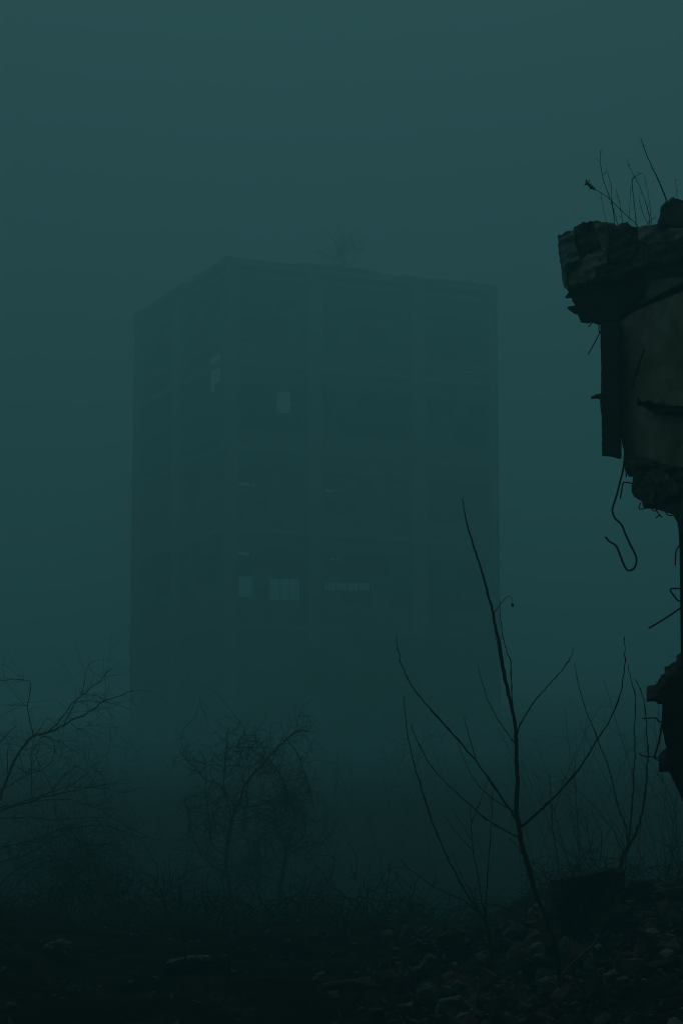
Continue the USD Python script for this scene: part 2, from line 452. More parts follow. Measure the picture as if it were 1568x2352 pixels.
def branch(parent, pts, Y0, Y1, w0, w1, rng, name='branch', m='bark', k=6, per=5, wig=0.7, label=None):
    p = line_px(pts, Y0, Y1, per, wig, rng)
    r = taper(len(p), pix(w0, Y0) / 2, pix(w1, Y1) / 2) * rng.uniform(0.88, 1.14, len(p)) * (1 + 0.45 * (rng.uniform(size=len(p)) < 0.14))
    obj(name, tube(p, r, k), M[m], parent, smooth=True, label=label)
    return p, r

def wander(rng, start, heading, length, steps, curl, droop=0.0):
    p, d = [np.asarray(start, float)], np.asarray(heading, float)
    d = d / np.linalg.norm(d)
    turn = rng.normal(size=3) * curl
    for _ in range(steps):
        turn = 0.75 * turn + rng.normal(size=3) * curl * 0.6
        d = d + turn / steps * 3 + np.array([0, 0, -droop / steps])
        d /= np.linalg.norm(d)
        p.append(p[-1] + d * length / steps)
    return np.array(p)

def twig_fill(rng, lines, count, length, r0, curl=0.5, droop=0.2, sub=2, zmin=None, spread=1.0, keep=None):
    """Fine twigs growing off the given limbs (arrays of points): one joined mesh."""
    out = []
    sizes = np.array([len(l) for l in lines], float)
    for _ in range(count):
        l = lines[rng.choice(len(lines), p=sizes / sizes.sum())]
        i = rng.integers(max(1, len(l) // 5), len(l))
        t = l[i] - l[i - 1]
        h = t / (np.linalg.norm(t) + 1e-9) + rng.normal(size=3) * np.array([1, 0.8, 0.8]) * spread
        L = length * rng.uniform(0.4, 1.3)
        p = wander(rng, l[i], h, L, 8, curl, droop)
        if keep is not None and not keep(p):
            continue
        out.append(tube(p, taper(len(p), r0, r0 * 0.4), 3))
        for _ in range(rng.integers(0, sub + 1)):
            j = rng.integers(2, 8)
            q = wander(rng, p[j], (p[j] - p[j - 1]) / np.linalg.norm(p[j] - p[j - 1]) + rng.normal(size=3) * 0.9, L * rng.uniform(0.25, 0.6), 5, curl, droop)
            out.append(tube(q, taper(len(q), r0 * 0.6, r0 * 0.35), 3))
    return join(out)

def to_picture(p):
    q = np.atleast_2d(p) - np.array([0, 0, EYE])
    dep = q[:, 1] * math.cos(PITCH) + q[:, 2] * math.sin(PITCH)
    return 784 + F * q[:, 0] / dep, 1176 - F * (q[:, 2] * math.cos(PITCH) - q[:, 1] * math.sin(PITCH)) / dep

def u4(pts):   # picture crops to picture units
    return [(846.7 + a * 0.44, 1097.6 + b * 0.44) for a, b in pts]
def u5(pts):
    return [(1191.7 + a * 0.24, 1724.8 + b * 0.24) for a, b in pts]
def u7(pts):
    return [(345.0 + a * 0.34, 1630.7 + b * 0.34) for a, b in pts]
def u6(pts):
    return [(a * 0.2933, 1442.6 + b * 0.2933) for a, b in pts]
def u1(pts):
    return [(1223.0 + a * 0.22, 282.2 + b * 0.22) for a, b in pts]
def u2(pts):
    return [(1223.0 + a * 0.24, 658.6 + b * 0.24) for a, b in pts]
def u3(pts):
    return [(1348.4 + a * 0.18667, 1003.5 + b * 0.18667) for a, b in pts]
def u8(pts):
    return [(1411.2 + a * 0.18667, 1442.6 + b * 0.18667) for a, b in pts]

# --- the sapling
rng = np.random.default_rng(11)
YS = 14.0
base = W(1288, 2372, YS)
sap = thing('sapling', 'tall bare sapling with long upswept branches rising from the rubble', 'sapling', base)
trunk_px = [(1288, 2378), (1287, 2300), (1286, 2268), (1284, 2218), (1270, 2160), (1252, 2106), (1230, 2052), (1212, 1987), (1197, 1934)] + \
    u4([(780, 1800), (770, 1740), (775, 1600), (770, 1450), (770, 1350), (750, 1220), (725, 1110), (700, 990), (685, 880), (660, 770), (645, 690), (615, 580), (580, 460), (545, 350), (515, 250), (500, 180), (488, 105)])
p = line_px(trunk_px, YS, YS, 5, 0.6, rng)
s = np.linspace(0, 1, len(p))
wpx = np.interp(s, [0, 0.25, 0.42, 0.5, 0.62, 0.75, 0.9, 1], [11, 11.5, 10.5, 8.5, 7.5, 6, 4, 1.8])
obj('trunk', tube(p, pix(wpx, YS) / 2 * rng.uniform(0.9, 1.12, len(p)), 8), M['bark'], sap, smooth=True)
for pts, w0, w1, dy in [
    (u4([(785, 1830), (870, 1760), (945, 1690), (1030, 1600), (1110, 1500), (1195, 1365), (1260, 1260), (1310, 1140), (1330, 1020), (1337, 940), (1333, 830)]), 6.0, 1.7, -0.5),
    (u4([(775, 1790), (735, 1730), (660, 1620), (560, 1480), (440, 1340), (330, 1220), (240, 1110), (180, 1000), (155, 910), (145, 830)]), 6.0, 1.6, 0.4),
    (u4([(560, 1478), (530, 1370), (510, 1300), (495, 1240)]), 2.4, 1.2, 0.1),
    (u4([(785, 1880), (700, 1835), (610, 1780), (520, 1700), (420, 1610), (330, 1510), (270, 1410), (235, 1330), (220, 1280)]), 4.6, 1.4, 0.9),
    (u4([(765, 1745), (690, 1705), (610, 1645), (560, 1590), (510, 1500), (480, 1430), (465, 1385)]), 3.2, 1.2, 0.7),
    (u4([(765, 1390), (700, 1300), (640, 1200), (600, 1100), (580, 1030), (568, 980)]), 3.0, 1.2, 0.5),
    (u4([(773, 1345), (800, 1270), (860, 1175), (930, 1090), (1000, 1015), (1050, 940), (1072, 885)]), 3.6, 1.5, -0.3),
    (u4([(758, 1260), (745, 1130), (740, 960), (720, 910), (700, 830), (688, 740), (685, 640)]), 3.6, 1.4, 0.2),
    (u4([(735, 1170), (697, 1020), (672, 880), (655, 780)]), 3.0, 1.4, -0.1),
    (u4([(653, 705), (690, 655), (720, 625), (740, 620), (747, 645)]), 2.2, 1.0, 0.1),
    (u4([(800, 1965), (760, 1910), (735, 1885)]), 2.4, 1.2, 0.1),
    ([(1284, 2240), (1241, 2218), (1187, 2178)], 3.2, 1.4, -0.3),
]:
    branch(sap, pts, YS, YS + dy, w0, w1, rng)
branch(sap, [(1288, 2262), (1300, 2230), (1340, 2190), (1363, 2171), (1385, 2131), (1407, 2092), (1435, 2049)], YS - 0.02, YS - 0.6, 8, 3.0, rng, m='pale_bark', label='low side branch with paler bark')
branch(sap, [(1300, 2225), (1309, 2157), (1338, 2081), (1349, 2063)], YS - 0.05, YS - 0.5, 3.4, 1.6, rng, m='pale_bark')
a = W(*u4([(748, 652)])[0], YS + 0.1)
leaf = wander(rng, a, (0.25, 0, -1), 0.035, 4, 0.3)
obj('dead_leaf', tube(leaf, [0.001, 0.007, 0.009, 0.006, 0.001], 4), M['twig'], sap, smooth=True)

# --- the clump of stems left of it
rng = np.random.default_rng(12)
YB = 15.5
bx = W(1132, 2210, YB)
shb = thing('shrub', 'bare shrub of long arching stems from one stump left of the sapling', 'shrub', bx)
branch(shb, [(1134, 2225), (1130, 2196), (1122, 2150), (1115, 2113)], YB, YB, 11, 8, rng, name='stump', k=8)
root = (1115, 2116)
for pts, w0, w1, dy in [
    ([root] + u4([(555, 2240), (485, 2130), (450, 2060), (400, 1960), (330, 1790), (270, 1610), (230, 1470), (205, 1350), (190, 1230), (186, 1140)]), 6.0, 1.6, 0.5),
    ([root] + u4([(560, 2220), (510, 2130), (470, 2050), (430, 1950)]), 3.0, 1.2, 0.3),
    ([root] + u4([(595, 2230), (578, 2130), (560, 2030), (545, 1950), (535, 1830), (528, 1730)]), 4.0, 1.3, -0.2),
    (u4([(543, 1945), (490, 1890), (430, 1820), (395, 1760)]), 2.2, 1.0, 0.3),
    (u4([(538, 1800), (580, 1690), (625, 1570)]), 2.2, 1.0, -0.3),
    (u4([(535, 1890), (480, 1800), (440, 1740)]), 1.6, 0.9, -0.2),
    ([root] + u4([(612, 2220), (615, 2130), (630, 1950), (640, 1780), (645, 1640)]), 4.0, 1.2, -0.4),
    ([(1106, 2104), (1060, 2066), (1000, 2040), (960, 2012), (935, 1993), (919, 1975)], 3.2, 1.3, -0.6),
    ([(1120, 2108), (1150, 2090), (1182, 2084)], 2.4, 1.2, 0.2),
]:
    branch(shb, pts, YB, YB + dy, w0, w1, rng, name='stem')

# --- the clump behind the concrete block
rng = np.random.default_rng(13)
YC = 17.5
cx = W(1416, 2080, YC)
shc = thing('shrub', 'bare shrub of tall bowed stems rising behind the big concrete block', 'shrub', cx)
branch(shc, [(1412, 2090)] + u5([(950, 1190), (965, 1110), (1000, 990), (1040, 930)]), YC, YC, 11, 8, rng, name='stump', k=8)
for pts, w0, w1, dy in [
    (u5([(1030, 945), (1110, 800), (1160, 660), (1195, 480), (1215, 300), (1230, 100), (1235, 0)]) + u4([(1450, 1350), (1440, 1180), (1415, 1100), (1385, 1050)]), 7.5, 1.6, -0.3),
    (u5([(1030, 945), (1050, 820), (1075, 600), (1090, 400), (1100, 150), (1110, 0)]) + u4([(1385, 1300), (1390, 1150), (1370, 1060), (1350, 975)]), 6.0, 1.5, 0.4),
    (u5([(1036, 860), (1010, 700), (950, 540), (900, 330), (850, 150), (790, 0)]) + u4([(1195, 1365), (1125, 1190), (1090, 1060), (1075, 970)]), 4.6, 1.5, 0.8),
    (u5([(1010, 940), (930, 800), (830, 670), (740, 550), (650, 470), (540, 350), (450, 260), (390, 160)]), 2.6, 1.0, 1.0),
    (u5([(1000, 960), (950, 880), (920, 800)]), 2.0, 1.0, -0.3),
    (u5([(1060, 1240), (1110, 1060), (1140, 900), (1180, 640)]), 3.2, 1.4, 0.7),
    (u5([(850, 1180), (900, 1010), (970, 860), (1040, 690)]), 2.6, 1.0, 0.9),
    (u5([(960, 1120), (1010, 1090), (1090, 1040)]), 2.2, 1.0, 0.3),
]:
    branch(shc, pts, YC, YC + dy, w0, w1, rng, name='stem')

# --- thin whips standing behind the block, and fainter ones beyond
rng = np.random.default_rng(14)
WHIPS = [
    (u5([(410, 1330), (350, 950), (320, 700), (305, 520), (295, 380), (298, 210)]), 21, 3.4, 'leftmost straight bare whip growing behind the concrete block'),
    (u5([(540, 1300), (460, 1020), (390, 780), (350, 620), (325, 530)]), 22, 2.8, 'short slanting bare whip crossing second behind the concrete block'),
    (u5([(600, 1260), (575, 1000), (560, 700), (545, 450), (538, 250), (535, 150)]), 21.5, 2.8, 'tallest upright bare whip behind the middle of the concrete block'),
    (u5([(780, 1220), (700, 980), (660, 800), (630, 650), (600, 570)]), 22, 3.0, 'bare whip leaning left above the upper corner of the concrete block'),
    (u5([(740, 1240), (640, 1050), (560, 900), (520, 720), (490, 620)]), 23, 2.4, 'faint bare whip leaning left between two darker whips'),
    (u5([(1380, 1330), (1430, 1150), (1460, 980), (1475, 800)]), 20, 3.0, 'bare whip leaning right over the far heap beside the ruin'),
    (u5([(1320, 200), (1400, 330), (1450, 440), (1480, 560), (1500, 760), (1530, 960), (1550, 1290)][::-1]), 25, 2.2, 'faint bowed whip passing below the broken lower wall of the ruin'),
    (u5([(1300, 420), (1390, 520), (1470, 680), (1490, 880), (1470, 1100), (1480, 1300)][::-1]), 26, 2.0, 'faint drooping whip right of the tall bowed stems'),
]
for pts, Y, w0, lab in WHIPS:
    t = thing('bare_whip', lab, 'shrub', W(*pts[0], Y), group='bare whips behind the block')
    p, r = branch(t, pts, Y, Y + 0.3, w0, 1.1, rng, name='stem', k=5)
    obj('twigs', twig_fill(rng, [p], 14, 0.4, pix(0.9, Y) / 2, 0.3, -0.1, 1, spread=0.6), M['twig'], t, kind='stuff')
for (px, py, Y, nst, hgt, lab) in [(1300, 2080, 38, 8, 560, 'faint thicket of bare stems in fog right of the sapling'),
                                    (1440, 2060, 34, 8, 600, 'faint thicket of bare stems in fog behind the tall bowed shrub'),
                                    (1545, 2060, 33, 9, 640, 'faint thicket of drooping stems in fog under the ruin')]:
    b = W(px, py, Y)
    b[2] = gz(b[0], b[1]) - 0.05
    t = thing('thicket', lab, 'thicket', b)
    lines = []
    for i in range(nst):
        s0 = b + np.array([rng.normal() * 0.3, rng.normal() * 0.5, 0])
        h = np.array([rng.normal() * 0.28, rng.normal() * 0.25, 1.0])
        L = pix(hgt, Y) * rng.uniform(0.55, 1.0)
        p = wander(rng, s0, h, L, 14, 0.10, 0.35 * rng.uniform(-0.3, 1))
        lines.append(p)
        obj('stem', tube(p, taper(len(p), pix(2.4, Y) / 2, pix(0.9, Y) / 2), 4), M['twig'], t, smooth=True)
    obj('twigs', twig_fill(rng, lines, 70, 0.6, pix(0.8, Y) / 2, 0.35, 0.1, 1, spread=0.6), M['twig'], t, kind='stuff')

# --- the two tangled trees in the middle
rng = np.random.default_rng(15)
YT = 30.0
def tangled(lab, trunk_pts, w0, w1, limbs, fills, width):
    halfw = pix(width, YT)                                 # how far the crown spreads from its middle
    mid = W(565, 2000, YT)[0]
    b = W(*trunk_pts[0], YT)
    t = thing('tangled_tree', lab, 'tree', b)
    p, r = branch(t, trunk_pts, YT, YT, w0, w1, rng, name='trunk', k=7, wig=0.9)
    lines = [p]
    for pts, a0 in limbs:
        q, _ = branch(t, pts, YT, YT + rng.normal() * 0.9, a0, 1.5, rng, name='limb', k=5, wig=1.0)
        lines.append(q)
    lo = lines[1:] + [p]
    for n, L, wd, curl in fills:
        obj('twigs', twig_fill(rng, lo, n, L, pix(wd, YT) / 2, curl, 0.25, 3, spread=0.9, keep=lambda q: abs(q[:, 0] - mid).max() < halfw * (0.8 + 0.25 * rng.uniform())), M['twig'], t, kind='stuff')
    return lines
tangled('tangled bare tree with a hooked top and drooping twigs left of centre',
        u7([(615, 1640), (610, 1590), (590, 1450), (540, 1250), (515, 1100), (515, 950), (535, 820), (555, 740), (575, 670), (610, 590), (670, 460), (740, 390), (800, 320), (850, 270), (920, 200), (1000, 145), (1080, 150)]), 11, 2.2,
        [(u7([(920, 200), (985, 280), (1020, 380), (1060, 470), (1065, 540), (1010, 610)]), 2.6),
         (u7([(575, 660), (510, 560), (460, 500), (380, 470), (320, 420), (260, 350), (195, 275)]), 4),
         (u7([(800, 330), (870, 430), (915, 540), (930, 600), (890, 620)]), 3),
         (u7([(570, 690), (650, 660), (800, 630), (950, 590), (1060, 560), (1150, 555)]), 3.2),
         (u7([(555, 740), (500, 560), (505, 380), (515, 260), (512, 160)]), 4.2),
         (u7([(513, 255), (600, 255), (680, 255), (850, 262)]), 2.2),
         (u7([(505, 380), (600, 380), (660, 390)]), 2.2),
         (u7([(515, 1100), (420, 1050), (340, 970), (300, 890), (265, 780), (250, 680), (230, 620)]), 4.5),
         (u7([(515, 1000), (410, 900), (410, 780), (435, 700), (480, 650)]), 3.5),
         (u7([(410, 880), (395, 700), (375, 560), (370, 320)]), 2.8),
         (u7([(250, 680), (330, 650), (430, 630), (520, 560)]), 2.4),
         (u7([(515, 1100), (400, 1060), (300, 1080), (200, 1120), (145, 1160), (200, 1210)]), 3),
         (u7([(535, 820), (480, 775), (420, 780)]), 2.4),
         (u7([(540, 1250), (640, 1120), (670, 1030), (660, 900), (640, 780), (650, 600), (670, 380), (660, 300), (720, 210)]), 3.6),
         (u7([(670, 380), (720, 360), (770, 300), (740, 220), (650, 210)]), 2.4),
         (u7([(590, 1450), (400, 1350), (270, 1250), (260, 1180), (290, 1110)]), 2.8),
         (u7([(600, 1500), (380, 1480), (210, 1500), (180, 1580)]), 2.8),
         (u7([(210, 1500), (250, 1440), (300, 1395)]), 2.0)],
        [(80, 0.8, 1.6, 1.0), (620, 0.45, 0.95, 1.3), (60, 0.4, 1.9, 1.0)], 185)
tangled('tangled bare tree with thick upright trunk right of the hooked tree',
        u7([(925, 1660), (905, 1560), (870, 1400), (880, 1200), (905, 1080), (915, 940), (900, 870), (860, 820), (840, 720), (840, 640)]), 13, 3,
        [(u7([(915, 940), (1010, 890), (1050, 800), (1020, 700), (950, 650), (890, 600)]), 4),
         (u7([(912, 1000), (1000, 940), (1100, 910), (1190, 870), (1250, 800)]), 3.2),
         (u7([(860, 820), (900, 720), (930, 620), (910, 540), (870, 430), (820, 350)]), 3),
         (u7([(905, 1080), (800, 1040), (700, 1030), (620, 1050), (560, 1090)]), 3.4),
         (u7([(880, 1200), (1000, 1190), (1100, 1200), (1200, 1150), (1240, 1050), (1230, 980)]), 3),
         (u7([(880, 1260), (1050, 1330), (1200, 1310), (1370, 1390), (1410, 1250), (1420, 1180)]), 2.6),
         (u7([(900, 870), (820, 830), (760, 860), (690, 960), (660, 1080)]), 3),
         (u7([(860, 820), (790, 720), (700, 690)]), 2.6),
         (u7([(880, 1200), (780, 1120), (720, 1150), (640, 1130)]), 2.6),
         (u7([(915, 960), (970, 800), (965, 650)]), 2.4),
         (u7([(890, 1500), (1050, 1480), (1150, 1400), (1300, 1420), (1420, 1400)]), 2.6),
         (u7([(880, 1420), (760, 1350), (700, 1400), (600, 1330)]), 2.8)],
        [(80, 0.8, 1.6, 1.0), (680, 0.48, 0.95, 1.3), (80, 0.4, 1.9, 1.0)], 230)

# --- the big tree at the left edge
rng = np.random.default_rng(16)
YL = 27.0
lt = thing('leaning_tree', 'bare tree reaching in from the left edge with forked upswept boughs', 'tree', W(-70, 2140, YL))
lines = []
p, r = branch(lt, [(-70, 2150), (-55, 2040), (-30, 1920)] + u6([(0, 1330), (40, 1220), (100, 1070), (190, 920), (260, 850), (330, 830), (420, 800), (500, 765), (570, 715), (650, 690), (740, 630), (820, 570), (920, 540), (1050, 485)]), YL, YL, 9, 1.5, rng, name='trunk', k=7)
lines.append(p)
for pts, w0 in [
    ([(260, 850), (240, 730), (215, 620), (240, 500), (230, 420), (140, 405), (0, 415)], 2.6),
    ([(380, 815), (470, 720), (560, 600), (640, 530), (720, 460), (780, 420), (830, 350), (865, 325)], 3.2),
    ([(640, 530), (660, 430), (685, 310), (725, 260)], 2),
    ([(500, 765), (560, 640), (600, 580), (680, 570), (800, 580), (900, 595), (1020, 640)], 2.4),
    ([(260, 850), (330, 770), (370, 710), (430, 750)], 2),
    ([(310, 838), (420, 875), (490, 900), (560, 950), (610, 975)], 2.2),
    ([(540, 735), (600, 785), (650, 790), (690, 760), (705, 735)], 1.6),
    ([(650, 520), (760, 530), (815, 570)], 1.6),
    ([(-60, 940), (0, 890), (60, 830), (130, 765)], 2.6),
    ([(30, 1250), (90, 1230), (150, 1180), (230, 1145), (330, 1110), (400, 1050), (430, 980), (425, 920)], 2.2),
    ([(150, 980), (200, 1140), (290, 1000), (280, 915)], 1.8),
    ([(215, 610), (150, 605), (60, 600)], 1.6),
    ([(60, 1180), (60, 960), (100, 860)], 2.0),
    ([(820, 570), (825, 500)], 1.2),
    ([(100, 1070), (160, 1100), (215, 1160)], 1.6),
]:
    q, _ = branch(lt, u6(pts), YL, YL + rng.normal() * 0.5, w0, 1.0, rng, name='branch', k=5)
    lines.append(q)
obj('twigs', twig_fill(rng, lines, 130, 0.5, pix(0.9, YL) / 2, 0.5, 0.1, 1, spread=0.8), M['twig'], lt, kind='stuff')

# --- arching brambles below it
rng = np.random.default_rng(17)
YG = 25.0
br = thing('bramble', 'dense arching bare bramble at the left edge below the leaning tree', 'bush', W(-40, 2160, YG))
lines = []
for pts, w0 in [
    ([(-140, 1500), (0, 1410), (120, 1385), (250, 1340), (400, 1290), (540, 1240), (620, 1190), (700, 1120), (740, 1060)], 3),
    ([(-140, 1560), (0, 1495), (120, 1490), (240, 1485), (360, 1500), (480, 1505), (600, 1490), (750, 1485), (880, 1480)], 3),
    ([(-140, 1530), (0, 1430), (180, 1380), (350, 1320), (450, 1300), (600, 1270), (700, 1255), (850, 1260)], 3),
    ([(-140, 1520), (100, 1400), (280, 1360), (450, 1345), (560, 1350), (680, 1385), (780, 1420), (830, 1450)], 3.2),
    ([(-140, 1950), (0, 1840), (150, 1800), (300, 1730), (440, 1640), (560, 1580), (700, 1550), (830, 1550), (950, 1590), (1080, 1630), (1150, 1650)], 3.6),
    ([(540, 1240), (640, 1245), (760, 1245), (850, 1200)], 1.8),
    ([(410, 1290), (460, 1210), (530, 1130), (600, 1080)], 1.8),
    ([(-140, 1820), (0, 1730), (150, 1690), (280, 1660), (400, 1600), (520, 1560)], 3),
    ([(560, 1580), (600, 1650), (650, 1690), (760, 1695), (870, 1685)], 2.2),
    ([(420, 1280), (370, 1190), (320, 1090), (280, 1000)], 1.6),
    ([(830, 1450), (850, 1480), (940, 1520), (1010, 1560), (1080, 1600)], 1.6),
    ([(600, 1660), (680, 1760), (720, 1830), (740, 1880)], 1.8),
    ([(410, 1240), (415, 1330), (440, 1450), (480, 1520), (520, 1560)], 2),
    ([(250, 1320), (245, 1100), (245, 980), (280, 915)], 1.6),
    ([(-100, 2250), (100, 2050), (250, 1900), (420, 1820), (560, 1850), (640, 1950)], 3),
    ([(-100, 2350), (200, 2150), (420, 2050), (600, 2030), (740, 2050), (830, 2020), (900, 1940)], 2.6),
    ([(-100, 2150), (60, 1950), (200, 1850), (380, 1790), (500, 1830), (560, 1950), (590, 2080)], 2.6),
    ([(300, 2350), (420, 2150), (520, 2000), (640, 1900), (760, 1880)], 2.2),
    ([(700, 2350), (800, 2150), (850, 2000), (910, 1930), (1000, 1950)], 2),
]:
    q, _ = branch(br, u6(pts), YG + rng.normal() * 0.4, YG + rng.normal() * 0.9, w0, 1.1, rng, name='cane', k=5)
    lines.append(q)
low = [l for l in lines if l[len(l) // 2][2] < 2.25]
obj('twigs', twig_fill(rng, lines, 360, 0.5, pix(0.9, YG) / 2, 0.7, 0.2, 2, spread=0.8), M['twig'], br, kind='stuff')
obj('thorny_undergrowth', twig_fill(rng, low, 520, 0.5, pix(1.1, YG) / 2, 1.0, 0.7, 3, spread=1.1), M['twig'], br, kind='stuff')

# --- scrub that merges into one mass further back
rng = np.random.default_rng(18)
out = []
for _ in range(160):
    Y = rng.uniform(36, 80)
    px = rng.uniform(-60, 1640)
    b = W(px, 2000, Y)
    b[2] = gz(b[0], b[1]) - 0.05
    L = rng.uniform(0.8, 2.6)
    p = wander(rng, b, (rng.normal() * 0.35, rng.normal() * 0.3, 1), L, 7, 0.35, 0.3)
    out.append(tube(p, taper(len(p), 0.012, 0.004), 3))
    for _ in range(5):
        j = rng.integers(2, 7)
        q = wander(rng, p[j], (rng.normal(), rng.normal(), 0.6), L * rng.uniform(0.2, 0.5), 5, 0.6, 0.3)
        out.append(tube(q, taper(len(q), 0.007, 0.003), 3))
obj('scrub', join(out), M['twig'], '/World', kind='stuff', label='faint bare scrub on the foggy slope beyond the heap', cat='scrub')

out = []
for _ in range(1700):
    Y = rng.uniform(18.5, 34)
    px = rng.uniform(-60, 1640)
    k = meshkit.noise(np.array([px / 170.0, Y / 6.0, 2.0]))
    left = 1 - sstep(250, 900, px)
    if k + 0.35 * left < 0.42:
        continue
    b = W(px, 2000, Y)
    b[2] = gz(b[0], b[1]) - 0.03
    L = rng.uniform(0.15, 0.5) * (0.5 + k) + 0.25 * left * rng.uniform()
    p = wander(rng, b, (rng.normal() * 0.6, rng.normal() * 0.5, 1), L, 6, 0.6, 0.6)
    out.append(tube(p, taper(len(p), 0.006, 0.0025), 3))
    for _ in range(5):
        j = rng.integers(1, 6)
        q = wander(rng, p[j], (rng.normal(), rng.normal(), 0.5), L * rng.uniform(0.3, 0.7), 5, 0.9, 0.4)
        out.append(tube(q, taper(len(q), 0.004, 0.002), 3))
obj('undergrowth', join(out), M['twig'], '/World', kind='stuff', label='low dead undergrowth along the crest of the heap', cat='undergrowth')

# --- a bare bush on the roof of the tower block
rng = np.random.default_rng(19)
u, z = face_u(812, 612, dR)
b = np.array([*(C + dR * u + dL * 2.0), ROOF - 0.56])
rt = thing('roof_tree', 'small bare tree growing on the roof of the tower block', 'tree', b)
lines = []
p = wander(rng, b, (0.05, 0, 1), 3.4, 10, 0.08)
obj('trunk', tube(p, taper(len(p), 0.07, 0.02), 6), M['bark'], rt, smooth=True)
for i in range(20):
    j = rng.integers(1, 9)
    q = wander(rng, p[j], (rng.normal() * 0.9, rng.normal() * 0.9, 1.0), rng.uniform(0.9, 2.0), 8, 0.3)
    lines.append(q)
    obj('branch', tube(q, taper(len(q), 0.03, 0.012), 4), M['bark'], rt, smooth=True)
obj('twigs', twig_fill(rng, lines, 260, 0.8, 0.012, 0.5, 0.0, 2), M['twig'], rt, kind='stuff')
out = []
for _ in range(260):
    u = rng.uniform(0.5, LR - 1)
    bb = np.array([*(C + dR * u + dL * rng.uniform(0.6, 2.5)), ROOF - 0.56])
    q = wander(rng, bb, (rng.normal() * 0.4, rng.normal() * 0.4, 1), rng.uniform(0.5, 1.15), 5, 0.3)
    out.append(tube(q, taper(len(q), 0.02, 0.008), 3))
obj('roof_weeds', join(out), M['twig'], '/World', kind='stuff', label='sparse weeds along the roof edge of the tower block', cat='weeds')

# ------------------------------------------------------------------ the ruin on the right
def ruin_depth(px):
    return 12.0 - (px - 1420.0) * 0.0033

def densify(poly, step, rng, jit):
    ring = np.array(poly.exterior.coords)[:-1]
    out = []
    for a, b in zip(ring, np.roll(ring, -1, 0)):
        n = max(1, int(np.linalg.norm(b - a) / step))
        for i in range(n):
            q = a + (b - a) * i / n
            out.append(q + (rng.normal(size=2) * jit if i else 0))
    return np.array(out)

def plate(pts, front, thick, rng, step=6.0, jit=1.2, rough=0.03, freq=7.0, grain=0.0, run=(0.0, 0.0), edge=0.02, seed=0, strata=0.0):
    """A rough slab of masonry with the given picture outline at its own distance: front(px) is the distance of its face, thick its depth in metres."""
    ring = densify(Polygon(pts), step, rng, jit)
    poly = Polygon(ring).buffer(0)
    if poly.geom_type != 'Polygon':
        poly = max(poly.geoms, key=lambda g: g.area)
    ring = np.array(poly.exterior.coords)[:-1]
    if Polygon(ring).exterior.is_ccw:
        ring = ring[::-1]
    x0, y0, x1, y1 = poly.bounds
    gx_, gy_ = np.meshgrid(np.arange(x0, x1, step), np.arange(y0, y1, step))
    g = np.stack([gx_.ravel(), gy_.ravel()], 1) + rng.uniform(-0.35, 0.35, (gx_.size, 2)) * step
    inner = g[shapely.contains_xy(poly.buffer(-step * 0.55), g[:, 0], g[:, 1])] if poly.buffer(-step * 0.55).area > 0 else np.zeros((0, 2))
    n = len(ring)
    P = np.vstack([ring, inner])
    tri = Delaunay(P).simplices
    c = P[tri].mean(1)
    tri = tri[shapely.contains_xy(poly, c[:, 0], c[:, 1])]
    A = P[tri]
    cr = (A[:, 1, 0] - A[:, 0, 0]) * (A[:, 2, 1] - A[:, 0, 1]) - (A[:, 1, 1] - A[:, 0, 1]) * (A[:, 2, 0] - A[:, 0, 0])
    tri = np.where((cr > 0)[:, None], tri[:, ::-1], tri)
    fr, bk = [], []
    w = np.array([W(a, b, front(a)) for a, b in P])
    ns = (meshkit.fbm(w * freq, 4, seed) - 0.5) * 2 * rough
    if grain:
        ns += (np.abs(meshkit.noise(w * freq * 2.3 + 5, seed) - 0.5) * 2 - 0.5) * grain
    if strata:
        ns += (meshkit.noise(w * np.array([3.0, 3.0, 34.0]) + 9, seed) - 0.5) * strata + (meshkit.noise(w * np.array([26.0, 5.0, 6.0]) + 3, seed + 5) - 0.5) * strata * 0.7
    rim_ = np.arange(len(P)) < n
    fr, bk = w.copy(), w.copy()
    fr[:, 1] += np.where(rim_, edge + np.abs(ns) * 0.4, ns)
    bk[:, 1] += thick - np.where(rim_, edge, 0) - ns * 0.5
    bk[:, 0] += thick * run[0]
    bk[:, 2] += thick * run[1]
    v = np.vstack([fr, bk])
    N = len(P)
    i = np.arange(n)
    j = (i + 1) % n
    rim = np.vstack([np.stack([i, j, j + N], -1), np.stack([i, j + N, i + N], -1)])
    f = np.vstack([tri, tri[:, ::-1] + N, rim])
    m = trimesh.Trimesh(v, f, process=False)
    m.fix_normals()
    return np.array(m.vertices), np.array(m.faces)

def tier(off):
    return lambda px: ruin_depth(px) + off

RUN = (0.125, 0.21)          # the torn storey sags: its depth runs back, up and to the right
def slab(*a, **k):
    return plate(*a, run=RUN, **k)
rng = np.random.default_rng(21)
ruin_base = np.array([2.9, 11.2, gz(2.9, 11.2)])
ruin = thing('ruined_wall', 'broken concrete storey with torn slab, hanging post and bent rebar at right', 'ruin', ruin_base)
